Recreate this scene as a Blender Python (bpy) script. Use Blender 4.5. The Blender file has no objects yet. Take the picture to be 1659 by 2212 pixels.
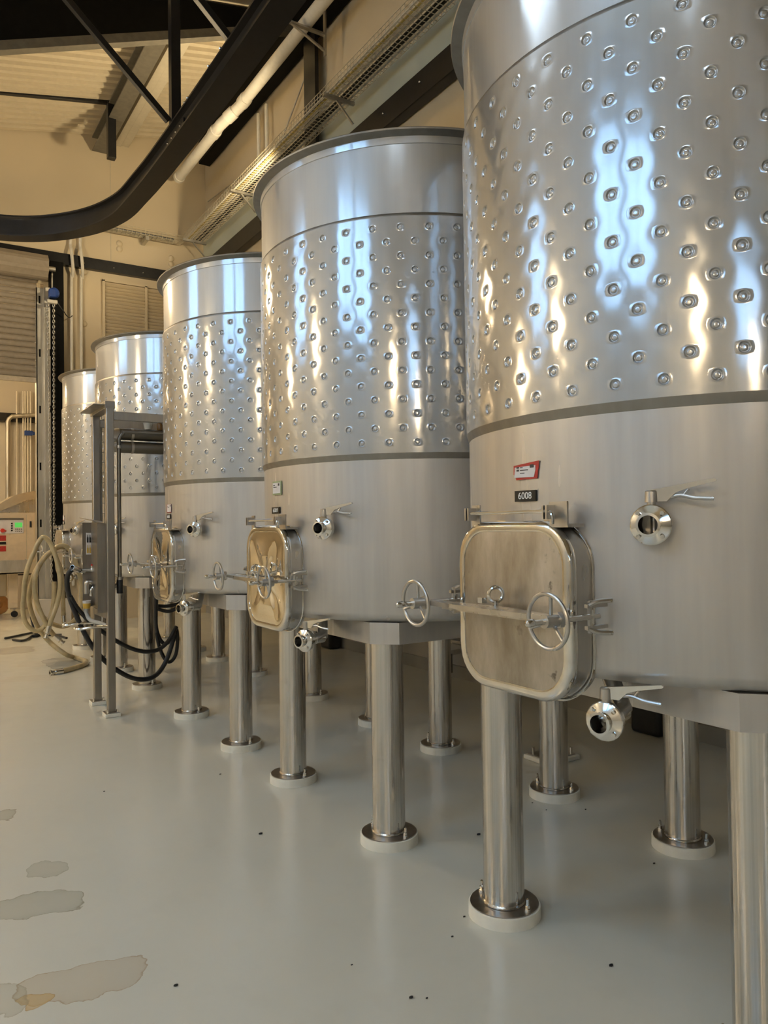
import bpy, math, random
from mathutils import Vector, Matrix
random.seed(7)
PI = math.pi
scene = bpy.context.scene
COL = scene.collection

# ------------------------------------------------------------------ camera
W, H, FPX = 1659, 2212, 1649.33
YAW, PITCH, ROLL = math.radians(32.36), math.radians(1.018), math.radians(-0.792)
CAM = Vector((0, 0, 1.5))
FW = Vector((math.sin(YAW)*math.cos(PITCH), math.cos(YAW)*math.cos(PITCH), math.sin(PITCH)))
_r = Vector((math.cos(YAW), -math.sin(YAW), 0)); _u = _r.cross(FW)
RT = _r*math.cos(ROLL) + _u*math.sin(ROLL); UP = -_r*math.sin(ROLL) + _u*math.cos(ROLL)
cd = bpy.data.cameras.new('camera'); cam = bpy.data.objects.new('camera', cd); COL.objects.link(cam)
cd.sensor_fit = 'HORIZONTAL'; cd.sensor_width = 36; cd.lens = FPX*36/W
cd.clip_start = .05; cd.clip_end = 200
M = Matrix((RT, UP, -FW)).transposed().to_4x4(); M.translation = CAM
cam.matrix_world = M
scene.camera = cam

# ------------------------------------------------------------------ world, exposure
wd = bpy.data.worlds.new('sky'); scene.world = wd; wd.use_nodes = True
wd.node_tree.nodes['Background'].inputs[0].default_value = (.55, .72, 1, 1)
wd.node_tree.nodes['Background'].inputs[1].default_value = 1.0
vs = scene.view_settings
vs.view_transform = 'Standard'; vs.look = 'None'; vs.gamma = 1; vs.use_curve_mapping = False
vs.exposure = 0.18
LAMP_WARM = (1.0, .76, .45)
LAMP_POWER = 76.0       # radiance of the high-bay lamps' refractors
WINDOW_LIGHT = 4.0      # radiance of the daylit clerestory panes
ROOF_FILL = 6.0          # radiance of the added roof fill panes
scene.cycles.max_bounces = 5; scene.cycles.diffuse_bounces = 3; scene.cycles.glossy_bounces = 4; scene.cycles.transmission_bounces = 2
scene.cycles.use_adaptive_sampling = True; scene.cycles.adaptive_threshold = .12; scene.cycles.adaptive_min_samples = 12; scene.cycles.caustics_refractive = False
scene.cycles.use_denoising = True
scene.cycles.sample_clamp_indirect = 6

# ------------------------------------------------------------------ helpers
def at(px, py, ax, val):
    d = FW + RT*((px-W/2)/FPX) - UP*((py-H/2)/FPX)
    return CAM + d*((val-CAM[ax])/d[ax])

def nrm(v): v = Vector(v); v.normalize(); return v

class MB:
    def __init__(s): s.v = []; s.f = []
    def add(s, vs_, fs):
        o = len(s.v); s.v += [Vector(p) for p in vs_]; s.f += [tuple(i+o for i in f) for f in fs]; return s
    def box(s, c, size, ux=(1,0,0), uy=(0,1,0), uz=None):
        ux = nrm(ux); uy = nrm(uy); uz = nrm(uz) if uz else ux.cross(uy)
        c = Vector(c); a, b, d = size[0]/2, size[1]/2, size[2]/2
        P = [c+ux*(i*a)+uy*(j*b)+uz*(k*d) for k in (-1,1) for j in (-1,1) for i in (-1,1)]
        return s.add(P, [(0,2,3,1),(4,5,7,6),(0,1,5,4),(2,6,7,3),(0,4,6,2),(1,3,7,5)])
    def bb(s, a, b):   # box from two corners
        return s.box([(a[i]+b[i])/2 for i in range(3)], [abs(b[i]-a[i]) for i in range(3)])
    def bar(s, p, q, w, h, up=(0,0,1)):
        p = Vector(p); q = Vector(q); d = (q-p); L = d.length; d.normalize()
        up = Vector(up)
        if abs(d.dot(up)) > .97: up = Vector((0,1,0))
        x = d.cross(up).normalized(); z = x.cross(d)
        return s.box((p+q)/2, (w, L, h), x, d, z)
    def cyl(s, p, q, r, seg=16, r2=None, cap=True):
        p = Vector(p); q = Vector(q); d = (q-p).normalized(); r2 = r if r2 is None else r2
        a = d.orthogonal().normalized(); b = d.cross(a)
        P = []; F = []
        for k, (c, rr) in enumerate(((p, r), (q, r2))):
            for i in range(seg):
                t = 2*PI*i/seg; P.append(c+(a*math.cos(t)+b*math.sin(t))*rr)
        for i in range(seg):
            j = (i+1) % seg; F.append((i, j, seg+j, seg+i))
        if cap: F.append(tuple(range(seg-1, -1, -1))); F.append(tuple(range(seg, 2*seg)))
        return s.add(P, F)
    def lathe(s, prof, seg=32, o=(0,0,0), ax=(0,0,1), ref=None, close=False):
        o = Vector(o); ax = nrm(ax); a = nrm(ref) if ref else ax.orthogonal().normalized(); b = ax.cross(a)
        P = []; F = []; n = len(prof)
        for (r, h) in prof:
            for i in range(seg):
                t = 2*PI*i/seg; P.append(o+ax*h+(a*math.cos(t)+b*math.sin(t))*r)
        for k in range(n-1 if not close else n):
            k2 = (k+1) % n
            for i in range(seg):
                j = (i+1) % seg; F.append((k*seg+i, k*seg+j, k2*seg+j, k2*seg+i))
        return s.add(P, F)
    def tube(s, pts, r, seg=10, closed=False, cap=True):
        pts = [Vector(p) for p in pts]; n = len(pts); P = []; F = []
        T = []
        for i in range(n):
            if closed: T.append((pts[(i+1) % n]-pts[i-1]).normalized())
            else: T.append((pts[min(i+1, n-1)]-pts[max(i-1, 0)]).normalized())
        a = T[0].orthogonal().normalized()
        for i in range(n):
            a = (a-T[i]*a.dot(T[i])).normalized(); b = T[i].cross(a)
            rr = r[i] if isinstance(r, (list, tuple)) else r
            for k in range(seg):
                t = 2*PI*k/seg; P.append(pts[i]+(a*math.cos(t)+b*math.sin(t))*rr)
        for i in range(n if closed else n-1):
            i2 = (i+1) % n
            for k in range(seg):
                j = (k+1) % seg; F.append((i*seg+k, i*seg+j, i2*seg+j, i2*seg+k))
        if cap and not closed: F.append(tuple(range(seg-1, -1, -1))); F.append(tuple(range((n-1)*seg, n*seg)))
        return s.add(P, F)
    def torus(s, c, ax, R, r, n=40, seg=10):
        ax = nrm(ax); a = ax.orthogonal().normalized(); b = ax.cross(a); c = Vector(c)
        return s.tube([c+(a*math.cos(2*PI*i/n)+b*math.sin(2*PI*i/n))*R for i in range(n)], r, seg, closed=True)
    def prism(s, poly, o, ux, uy, d0, d1):   # polygon in (ux,uy), extruded along ux x uy from d0 to d1
        o = Vector(o); ux = nrm(ux); uy = nrm(uy); un = ux.cross(uy); n = len(poly)
        P = [o+ux*x+uy*y+un*d for d in (d0, d1) for x, y in poly]
        F = [tuple(range(n-1, -1, -1)), tuple(range(n, 2*n))]+[(i, (i+1) % n, n+(i+1) % n, n+i) for i in range(n)]
        return s.add(P, F)
    def ball(s, c, r, seg=12, sc=(1,1,1)):
        P = []; F = []; c = Vector(c); m = seg//2
        for k in range(1, m):
            p = PI*k/m
            for i in range(seg):
                t = 2*PI*i/seg; P.append(c+Vector((r*sc[0]*math.sin(p)*math.cos(t), r*sc[1]*math.sin(p)*math.sin(t), r*sc[2]*math.cos(p))))
        for k in range(m-2):
            for i in range(seg):
                j = (i+1) % seg; F.append((k*seg+i, (k+1)*seg+i, (k+1)*seg+j, k*seg+j))
        P += [c+Vector((0,0,r*sc[2])), c-Vector((0,0,r*sc[2]))]; a = len(P)-2
        for i in range(seg):
            j = (i+1) % seg; F.append((a, i, j)); F.append((a+1, (m-2)*seg+j, (m-2)*seg+i))
        return s.add(P, F)
    def mesh(s, name, mat, smooth=35, base=None):
        me = bpy.data.meshes.new(name)
        me.from_pydata([p-base for p in s.v] if base else s.v, [], s.f); me.update()
        if smooth:
            me.polygons.foreach_set('use_smooth', [True]*len(me.polygons))
            me.set_sharp_from_angle(angle=math.radians(smooth))
        if mat: me.materials.append(mat)
        return me
    def build(s, name, mat, parent=None, loc=(0,0,0), smooth=35, bevel=0, world=True):
        base = None
        if parent is not None and world:
            base = Vector(parent.get('_w', (0,0,0)))
        o = bpy.data.objects.new(name, s.mesh(name, mat, smooth, base)); COL.objects.link(o)
        o.location = loc
        if parent is not None: o.parent = parent; o['_w'] = parent.get('_w', (0,0,0))
        if bevel:
            m = o.modifiers.new('bevel', 'BEVEL'); m.width = bevel; m.segments = 2; m.limit_method = 'ANGLE'
        return o

CACHE = {}
def inst(key, name, fn, mat, parent, loc=(0,0,0), rz=0, smooth=35):
    """shared-mesh part, in the parent's local coordinates"""
    if key not in CACHE:
        mb = MB(); fn(mb); CACHE[key] = mb.mesh(name, mat, smooth)
    o = bpy.data.objects.new(name, CACHE[key]); COL.objects.link(o)
    o.parent = parent; o.location = loc; o.rotation_euler = (0, 0, rz)
    return o

def tag(o, label=None, cat=None, group=None, kind=None):
    if label: o['label'] = label
    if cat: o['category'] = cat
    if group: o['group'] = group
    if kind: o['kind'] = kind
    return o
def thing(name, loc, label, cat, group=None):
    o = bpy.data.objects.new(name, None); COL.objects.link(o); o.location = loc; o['_w'] = tuple(loc)
    o.empty_display_size = .1
    return tag(o, label, cat, group)
def struct(mb, name, mat, label=None, smooth=0):
    o = mb.build(name, mat, smooth=smooth); o['kind'] = 'structure'
    if label: o['label'] = label
    return o

def smooth_path(pts, n=8):
    pts = [Vector(p) for p in pts]; out = []
    for i in range(len(pts)-1):
        p0 = pts[max(i-1, 0)]; p1 = pts[i]; p2 = pts[i+1]; p3 = pts[min(i+2, len(pts)-1)]
        for k in range(n):
            t = k/n
            out.append(.5*((2*p1)+(p2-p0)*t+(2*p0-5*p1+4*p2-p3)*t*t+(3*p1-p0-3*p2+p3)*t**3))
    out.append(pts[-1]); return out

# ------------------------------------------------------------------ materials
def newmat(name):
    m = bpy.data.materials.new(name); m.use_nodes = True
    return m, m.node_tree, m.node_tree.nodes['Principled BSDF']
def ramp(nt, fac, stops):
    r = nt.nodes.new('ShaderNodeValToRGB'); e = r.color_ramp.elements
    for i, (p, c) in enumerate(stops):
        if i > 1: e.new(p)
        e[i].position = p; e[i].color = (*c, 1) if len(c) == 3 else c
    nt.links.new(fac, r.inputs[0]); return r
def noise(nt, scale, detail=4, coord='Object', stretch=(1,1,1), rough=.5):
    tc = nt.nodes.new('ShaderNodeTexCoord'); mp = nt.nodes.new('ShaderNodeMapping'); mp.inputs['Scale'].default_value = stretch
    n = nt.nodes.new('ShaderNodeTexNoise'); n.inputs['Scale'].default_value = scale; n.inputs['Detail'].default_value = detail
    n.inputs['Roughness'].default_value = rough
    nt.links.new(tc.outputs[coord], mp.inputs[0]); nt.links.new(mp.outputs[0], n.inputs['Vector']); return n
def mixc(nt, fac, a, b):
    m = nt.nodes.new('ShaderNodeMix'); m.data_type = 'RGBA'
    for k, x in ((0, fac), (6, a), (7, b)):
        if hasattr(x, 'links'): nt.links.new(x, m.inputs[k])
        elif k == 0: m.inputs[0].default_value = x
        else: m.inputs[k].default_value = (*x, 1)
    return m.outputs[2]
def bump(nt, b, h, strength, dist=.01):
    n = nt.nodes.new('ShaderNodeBump'); n.inputs['Strength'].default_value = strength; n.inputs['Distance'].default_value = dist
    nt.links.new(h, n.inputs['Height']); nt.links.new(n.outputs[0], b.inputs['Normal']); return n

def plain(name, col, rough=.5, metal=0, var=.12, scale=14, spec=.5):
    m, nt, b = newmat(name); n = noise(nt, scale, 3)
    lo = tuple(c*(1-var) for c in col); hi = tuple(min(1, c*(1+var)) for c in col)
    r = ramp(nt, n.outputs[0], [(.3, lo), (.7, hi)])
    nt.links.new(r.outputs[0], b.inputs['Base Color'])
    b.inputs['Roughness'].default_value = rough; b.inputs['Metallic'].default_value = metal
    b.inputs['Specular IOR Level'].default_value = spec
    return m
def steel(name, col, r0, r1, aniso=0, stretch=(9,9,.6), scale=2.0, var=.08, wave=0, wscale=3, haze=None, brush=0):
    m, nt, b = newmat(name); n = noise(nt, scale, 3, stretch=stretch, rough=.6)
    lo = tuple(c*(1-var) for c in col); hi = tuple(min(1, c*(1+var)) for c in col)
    nt.links.new(ramp(nt, n.outputs[0], [(.3, lo), (.7, hi)]).outputs[0], b.inputs['Base Color'])
    n2 = noise(nt, scale*.7, 2, stretch=(stretch[0]*.8, stretch[1]*.8, stretch[2]*1.6))
    nt.links.new(ramp(nt, n2.outputs[0], [(.3, (r0,)*3), (.7, (r1,)*3)]).outputs[0], b.inputs['Roughness'])
    b.inputs['Metallic'].default_value = 1
    if aniso:
        b.inputs['Anisotropic'].default_value = aniso; b.inputs['Anisotropic Rotation'].default_value = .25
        t = nt.nodes.new('ShaderNodeTangent'); t.direction_type = 'RADIAL'; t.axis = 'Z'
        nt.links.new(t.outputs[0], b.inputs['Tangent'])
    if wave:
        n3 = noise(nt, wscale, 2, stretch=(1, 1, .5)); bump(nt, b, n3.outputs[0], wave, .02)
    if brush: bump(nt, b, n.outputs[0], brush, .002)
    if haze:      # mill finish: a sharp lobe under a wide soft one
        b2 = nt.nodes.new('ShaderNodeBsdfPrincipled'); b2.inputs['Metallic'].default_value = 1; b2.inputs['Roughness'].default_value = haze[1]
        nt.links.new(b.inputs['Base Color'].links[0].from_socket, b2.inputs['Base Color'])
        mx = nt.nodes.new('ShaderNodeMixShader'); mx.inputs[0].default_value = haze[0]
        nt.links.new(b.outputs[0], mx.inputs[1]); nt.links.new(b2.outputs[0], mx.inputs[2])
        nt.links.new(mx.outputs[0], nt.nodes['Material Output'].inputs['Surface'])
    return m
def emit(name, col, s):
    m, nt, b = newmat(name)
    b.inputs['Base Color'].default_value = (*[c*.5 for c in col], 1)
    b.inputs['Emission Color'].default_value = (*col, 1); b.inputs['Emission Strength'].default_value = s
    return m

S_JACKET = steel('dimpled_stainless', (.50,.505,.51), .10, .16, .3, var=.04, haze=(.45, .5))
S_BAND = steel('rolled_stainless_band', (.57,.58,.59), .10, .16, .4, var=.04, wave=.03, wscale=2, haze=(.55, .5))
S_SHELL = steel('matt_stainless_shell', (.565,.545,.515), .20, .28, .3, var=.06, wave=.04, wscale=2, haze=(.75, .58))
S_EDGE = steel('shade_toned_stainless_edge', (.30,.285,.26), .38, .5)  # darkened steel: shade and dark reflections on seams and rim put into colour
S_LEG = steel('brushed_tube_steel', (.62,.59,.55), .06, .12, .6, stretch=(60,60,.12), var=.18, haze=(.15, .4), brush=.5)
S_FIT = steel('polished_fitting_steel', (.72,.70,.66), .07, .14, stretch=(6,6,6))
S_SATIN = steel('satin_steel', (.55,.53,.50), .25, .36, stretch=(12,12,2))
S_STAND = steel('dull_stand_steel', (.36,.335,.30), .3, .42, stretch=(12,12,2))
S_PLATE = steel('foot_plate_steel', (.42,.39,.35), .28, .42, stretch=(6,6,6), var=.2)
S_MIRROR = steel('mirror_polished_steel', (.84,.81,.75), .02, .035, stretch=(3,3,3), var=.02)
S_DARK = steel('dark_pipe_steel', (.22,.21,.19), .28, .4, stretch=(3,9,9))
S_GALV = steel('galvanised_steel', (.50,.48,.43), .38, .55, stretch=(5,5,1), var=.16)
def dirty_door():
    m, nt, b = newmat('stained_door_steel'); b.inputs['Metallic'].default_value = 1
    n = noise(nt, 5, 8, stretch=(1,1,.35), rough=.65); s = noise(nt, 26, 5); d = noise(nt, 9, 3, stretch=(1,1,1))
    c = ramp(nt, n.outputs[0], [(.36, (.30,.265,.215)), (.5, (.43,.395,.34)), (.64, (.56,.525,.47))]).outputs[0]
    k = ramp(nt, s.outputs[0], [(.60, (0,0,0)), (.66, (1,1,1))]); k2 = ramp(nt, d.outputs[0], [(.58, (0,0,0)), (.66, (.7,.7,.7))])
    mul = nt.nodes.new('ShaderNodeMath'); mul.operation = 'MULTIPLY'; nt.links.new(k.outputs[0], mul.inputs[0]); nt.links.new(k2.outputs[0], mul.inputs[1])
    nt.links.new(mixc(nt, mul.outputs[0], c, (.06,.05,.04)), b.inputs['Base Color'])
    nt.links.new(ramp(nt, n.outputs[0], [(.3, (.34,)*3), (.7, (.5,)*3)]).outputs[0], b.inputs['Roughness'])
    return m
S_DOOR = dirty_door()
M_GROUT = plain('white_grout', (.80,.77,.67), .6, var=.06)
M_BLACKPAINT = plain('black_paint', (.009,.009,.010), .34, var=.3, spec=.4)
M_BLACKMATT = plain('matt_black_steel', (.003,.003,.003), .6, var=.3, spec=.12)
M_GREYBEAM = plain('grey_primer_steel', (.13,.115,.085), .5, var=.15)
M_DECK = plain('cream_roof_deck', (.62,.53,.37), .45, var=.04)
M_CHANNEL = plain('cream_channel', (.52,.46,.34), .5, var=.05)
M_WALL = plain('cream_wall_panel', (.60,.50,.335), .5, var=.035, scale=1.2)
M_WALLGREEN = plain('pale_green_wall_panel', (.50,.52,.42), .5, var=.04, scale=2)
M_WALLGREY = plain('pale_grey_wall_panel', (.62,.62,.60), .6, var=.03, scale=1.2)
M_WALLSIDE = plain('grey_plaster_wall', (.50,.46,.39), .6, var=.05, scale=1.5)
M_DADO = plain('grey_concrete_dado', (.36,.34,.29), .6, var=.1, scale=3)
M_WHITEPVC = plain('white_plastic_pipe', (.66,.62,.53), .35, var=.05)
M_GREYPVC = plain('grey_plastic_hose', (.42,.43,.42), .4, var=.06)
M_SHUTTER = plain('grey_brown_shutter_slat', (.27,.225,.17), .42, var=.08)
M_SHUTTERBAR = plain('shutter_bottom_bar', (.45,.38,.28), .4)
M_BEIGEHOSE = plain('translucent_beige_hose', (.47,.38,.215), .28, var=.22, scale=9)
M_BLACKRUBBER = plain('black_rubber', (.014,.015,.017), .42, var=.3)
M_BLUE = plain('blue_enamel', (.02,.06,.26), .35)
M_WARMMACHINE = plain('warm_lit_machine_steel', (.66,.54,.37), .38, var=.04)  # stainless press drawn cream: warm lamplight painted into the colour
M_HOOD = plain('warm_lit_hood_steel', (.62,.52,.37), .26, metal=.7, var=.05)  # hood steel with the same warm lamplight in its tint
M_RED = plain('red_plastic', (.55,.035,.02), .4)
M_REDTAPE = plain('red_tape', (.45,.03,.022), .35, var=.2, scale=40)
M_PAPER = plain('white_paper', (.70,.67,.65), .6, var=.04)
M_GREENTAPE = plain('green_label_edge', (.30,.36,.20), .5)
M_PLATE = plain('black_number_plate', (.008,.008,.008), .3)
M_DIGIT = plain('white_digit_paint', (.8,.8,.78), .5, var=.03)
M_PRINT = plain('dark_print', (.06,.05,.05), .6)
M_YELLOWCABLE = plain('yellow_cable', (.55,.42,.12), .45)
M_TRAYWIRE = plain('zinc_wire', (.62,.56,.42), .38, metal=.3, var=.1)
M_SCREEN = emit('green_lcd_screen', (.10,.55,.10), .7)
M_AMBER = plain('amber_bottle_print', (.58,.36,.05), .4)
M_BROWNGLASS = plain('brown_glass', (.20,.09,.02), .15)
M_ORANGE = plain('orange_wheel_rubber', (.60,.30,.10), .5)
M_LENS = emit('lamp_refractor', LAMP_WARM, LAMP_POWER)
M_PANE = emit('daylit_window_pane', (.38,.65,1.0), WINDOW_LIGHT)
M_ROOFFILL = emit('added_roof_fill_pane', (.68,.84,1.0), ROOF_FILL)
M_CUP = plain('clear_plastic_cup', (.62,.62,.58), .12, var=.05)

def floor_mat():
    m, nt, b = newmat('grey_epoxy_floor')
    L = nt.links.new
    n1 = noise(nt, .55, 5); n2 = noise(nt, 6, 6); n3 = noise(nt, 60, 3)
    base = ramp(nt, n1.outputs[0], [(.3, (.63,.625,.55)), (.7, (.69,.68,.60))]).outputs[0]
    base = mixc(nt, ramp(nt, n2.outputs[0], [(.55, (0,0,0)), (.8, (.10,.10,.10))]).outputs[0], base, (.42,.40,.33))
    tc = nt.nodes.new('ShaderNodeTexCoord')
    warp = noise(nt, 7, 6); 
    vm = nt.nodes.new('ShaderNodeVectorMath'); vm.operation = 'MULTIPLY_ADD'
    L(warp.outputs['Color'], vm.inputs[0]); vm.inputs[1].default_value = (.16,.16,0); L(tc.outputs['Object'], vm.inputs[2])
    def stain(cx, cy, ang, sx, sy, soft=.12):
        mp = nt.nodes.new('ShaderNodeMapping'); mp.vector_type = 'TEXTURE'
        mp.inputs['Location'].default_value = (cx+.08, cy+.08, 0); mp.inputs['Rotation'].default_value = (0, 0, ang); mp.inputs['Scale'].default_value = (sx, sy, 1)
        L(vm.outputs[0], mp.inputs[0])
        sp = nt.nodes.new('ShaderNodeSeparateXYZ'); L(mp.outputs[0], sp.inputs[0])
        ps = []
        for k in (0, 1):
            p = nt.nodes.new('ShaderNodeMath'); p.operation = 'ABSOLUTE'; L(sp.outputs[k], p.inputs[0])
            q = nt.nodes.new('ShaderNodeMath'); q.operation = 'POWER'; L(p.outputs[0], q.inputs[0]); q.inputs[1].default_value = 4; ps.append(q)
        s = nt.nodes.new('ShaderNodeMath'); s.operation = 'ADD'; L(ps[0].outputs[0], s.inputs[0]); L(ps[1].outputs[0], s.inputs[1])
        return s.outputs[0]
    def apply(base, d, colA, colEdge, a=.55):
        r = ramp(nt, d, [(0, (a*.75,)*3), (.82, (a,)*3), (.93, (min(1, a*1.5),)*3), (1.0, (0,0,0))])
        e = ramp(nt, d, [(.7, (0,0,0)), (.93, (1,1,1))])
        col = mixc(nt, e.outputs[0], colA, colEdge)
        return mixc(nt, r.outputs[0], base, col)
    ang = math.atan2(.55, -.4)
    base = apply(base, stain(.52, 2.72, math.radians(-17), .20, .10), (0.497,0.400,0.262), (0.373,0.248,0.124), .5)
    base = apply(base, stain(.36, 2.70, math.radians(30), .035, .045), (0.580,0.386,0.152), (0.331,0.207,0.083), .8)
    base = apply(base, stain(.20, 2.78, math.radians(-17), .16, .10), (0.386,0.359,0.262), (0.331,0.290,0.193), .4)
    base = apply(base, stain(.45, 3.37, math.radians(-17), .20, .10), (0.352,0.345,0.269), (0.276,0.255,0.179), .55)
    base = apply(base, stain(.55, 3.70, math.radians(-17), .075, .08), (0.373,0.359,0.276), (0.276,0.262,0.193), .5)
    base = apply(base, stain(.42, 4.52, math.radians(-17), .10, .075), (0.345,0.324,0.248), (0.262,0.235,0.166), .6)
    base = apply(base, stain(1.58, 9.25, math.radians(0), .22, .4), (0.317,0.324,0.304), (0.276,0.276,0.248), .6)
    base = apply(base, stain(1.12, 8.5, math.radians(-25), .28, .16), (0.635,0.593,0.497), (0.690,0.649,0.552), .6)
    base = apply(base, stain(1.30, 9.4, math.radians(-25), .2, .2), (0.635,0.593,0.497), (0.690,0.649,0.552), .5)
    base = apply(base, stain(1.22, 10.6, math.radians(-5), .22, .3), (0.359,0.331,0.262), (0.690,0.607,0.455), .5)
    L(base, b.inputs['Base Color'])
    L(ramp(nt, n2.outputs[0], [(.3, (.20,)*3), (.75, (.27,)*3)]).outputs[0], b.inputs['Roughness'])
    b.inputs['Specular IOR Level'].default_value = .5
    bump(nt, b, noise(nt, 5, 2).outputs[0], .04, .01)
    return m
M_FLOOR = floor_mat()

# ================================================================== STRUCTURE
XW, YE = 4.65, 13.2            # side wall and end wall planes
XL, YF = -7.6, -16.0           # aisle side wall with the clerestory windows, wall behind the camera
def roofz(x): return 7.77+.205*(x-1.33) if x > -2 else 7.09+.25*(-2-x)
struct(MB().bb((XL-.3, YF-.3, -.2), (XW+.3, 19, 0)), 'floor', M_FLOOR, 'grey glossy epoxy floor with brown stains')
# side wall behind the tanks
wr = struct(MB().bb((XW, YF, 0), (XW+.25, 19, 9)), 'wall_right', M_WALL, 'cream panelled side wall behind the tanks')
def wpart(mb, name, mat, par, smooth=0, bevel=0): return mb.build(name, mat, par, smooth=smooth, bevel=bevel)
wpart(MB().bb((XW-.03, YF, .0), (XW, 13.2, 4.3)), 'lower_wall_panel', M_WALLSIDE, wr)
wpart(MB().bb((XW-.045, YF, 5.9), (XW, 13.2, 6.62)), 'wall_band', M_WALLGREEN, wr)
wpart(MB().bb((XW-.06, YF, 0), (XW, 13.2, .12)), 'wall_kerb', M_DADO, wr)
# end wall with the door opening
we = struct(MB().bb((1.95, YE, 0), (XW, YE+.2, 8.6)).bb((XL, YE, 5.45), (1.95, YE+.2, 8.6)).bb((XL, YE, 0), (-3.2, YE+.2, 5.45)), 'wall_end', M_WALL, 'cream panelled end wall with roller door and louvre')
for x, z in ((2.57,5.75),(2.56,4.89),(3.14,6.33),(3.14,6.235),(4.02,6.23),(4.02,6.13)):
    wpart(MB().lathe([(.001,.035),(.03,.03),(.048,.018),(.055,0)], 16, (x, YE, z), (0,-1,0)), 'fixing_cap', M_WALL, we, smooth=60)
for x in (1.2, 3.0):
    wpart(MB().bb((x-.006, YE-.004, 6.0), (x+.006, YE, 7.9)), 'panel_joint', M_CHANNEL, we)
struct(MB().bb((XL-.2, YF, 0), (XL, YE, 9.2)), 'wall_left', M_WALLGREY, 'pale grey aisle wall with high clerestory windows')
struct(MB().bb((XL, YF-.2, 0), (XW, YF, 9.2)), 'wall_front', M_WALLGREY, 'pale grey wall behind the camera')
# room beyond the roller door
struct(MB().bb((-6, 18, 0), (XW, 18.2, 6)).bb((-6.2, YE+.2, 0), (-6, 18.2, 6)), 'wall_back', M_WALLSIDE, 'cream wall of the room beyond the roller door')
struct(MB().bb((-6, YE+.2, 5.6), (XW, 18.2, 5.8)), 'ceiling_back', M_DECK, 'cream ceiling of the room beyond the roller door')
# corrugated roof deck
def deck():
    mb = MB(); xs = (-2.0, XW+.2); prof = []; y = YF; pitch = .17
    while y < YE+.1:
        prof += [(y, 0), (y+.075, 0), (y+.09, .08), (y+.155, .08)]; y += pitch
    P = [(x, yy, roofz(x)+h) for x in xs for yy, h in prof]; n = len(prof)
    mb.add(P, [(i, i+1, n+i+1, n+i) for i in range(n-1)])
    P = [(x, yy, (roofz(x) if x > XL else roofz(XL))+h) for x in (XL-.1, -2.001) for yy, h in prof]
    mb.add(P, [(i, i+1, n+i+1, n+i) for i in range(n-1)])
    return mb
struct(deck(), 'ceiling', M_DECK, 'cream corrugated steel roof deck')

# windows of the aisle wall (daylight); the last, far behind the camera, is added fill
for k, (y0, y1, z0, z1) in enumerate(((-1.5, .5, 4.9, 7.2), (.8, 2.8, 4.9, 7.2), (8.2, 10.6, 4.9, 7.2), (-13.5, -9.5, 4.9, 7.2))):
    fr = struct(MB().bb((XL-.02, y0-.08, z0-.08), (XL+.08, y0, z1+.08)).bb((XL-.02, y1, z0-.08), (XL+.08, y1+.08, z1+.08)).bb((XL-.02, y0, z1), (XL+.08, y1, z1+.08)).bb((XL-.02, y0, z0-.08), (XL+.08, y1, z0)),
                'window_%d' % (k+1), M_BLACKPAINT, 'high clerestory window of the aisle wall')
    nm = 2
    for i in range(1, nm):
        yy = y0+(y1-y0)*i/nm
        MB().bb((XL, yy-.03, z0), (XL+.07, yy+.03, z1)).build('mullion', M_BLACKPAINT, fr, smooth=0)
    for i in range(nm):
        a = y0+(y1-y0)*i/nm+.03; c = y0+(y1-y0)*(i+1)/nm-.03
        MB().bb((XL+.01, a, z0+.01), (XL+.03, c, z1-.01)).build('pane', M_PANE, fr, smooth=0)

# unseen glowing roof panes, added as soft fill over the aisle
for k, y0 in enumerate((-2.6, .8, 4.2)):
    x0, x1 = -3.9, -2.05
    def rl(x, dz): return roofz(x)-.03+dz
    fr = MB()
    for a, b in (((x0, y0), (x1, y0)), ((x0, y0+2.0), (x1, y0+2.0)), ((x0, y0), (x0, y0+2.0)), ((x1, y0), (x1, y0+2.0))): fr.bar((*a, rl(a[0], 0)), (*b, rl(b[0], 0)), .08, .1)
    fo = struct(fr, 'window_%d' % (k+5), M_CHANNEL, 'added glowing fill pane over the aisle, out of view')
    pn_ = MB(); A = [(x0, y0, rl(x0, -.01)), (x1, y0, rl(x1, -.01)), (x1, y0+2.0, rl(x1, -.01)), (x0, y0+2.0, rl(x0, -.01))]
    pn_.add(A+[(x, y, z+.012) for x, y, z in A], [(3,2,1,0),(4,5,6,7),(0,1,5,4),(1,2,6,5),(2,3,7,6),(3,0,4,7)])
    pn_.build('pane', M_ROOFFILL, fo, smooth=0)

# black girts, columns and eave beam
def beam(name, mb, mat, label, cat='beam', group=None, bevel=.004):
    o = mb.build(name, mat, smooth=30, bevel=bevel); tag(o, label, cat, group); return o
def channel(p, q, h, d, side):
    """C channel from p to q with height h (z) and flange depth d towards side"""
    mb = MB(); p = Vector(p); q = Vector(q); s = Vector(side)*d; z = Vector((0,0,1))
    mb.bar(p+z*h/2, q+z*h/2, .014, h); mb.bar(p+s*.5+z*.007, q+s*.5+z*.007, d, .014); mb.bar(p+s*.5+z*(h-.007), q+s*.5+z*(h-.007), d, .014); return mb
g1 = thing('wall_girt', (-2, YE-.1, 5.79), 'long black steel girt across the cream end wall above the louvre', 'beam')
channel((-2, YE-.1, 5.79), (XW-.01, YE-.1, 5.79), .18, .1, (0,1,0)).build('channel', M_BLACKPAINT, g1, smooth=0)
for x in (1.6, 2.55, 3.02, 3.5): MB().ball((x, YE-.115, 5.86), .012, 8).build('bolt', S_FIT, g1)
g2 = thing('wall_girt', (XW-.14, 6, 5.88), 'black steel girt on the side wall just behind the tank rims', 'beam')
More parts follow.
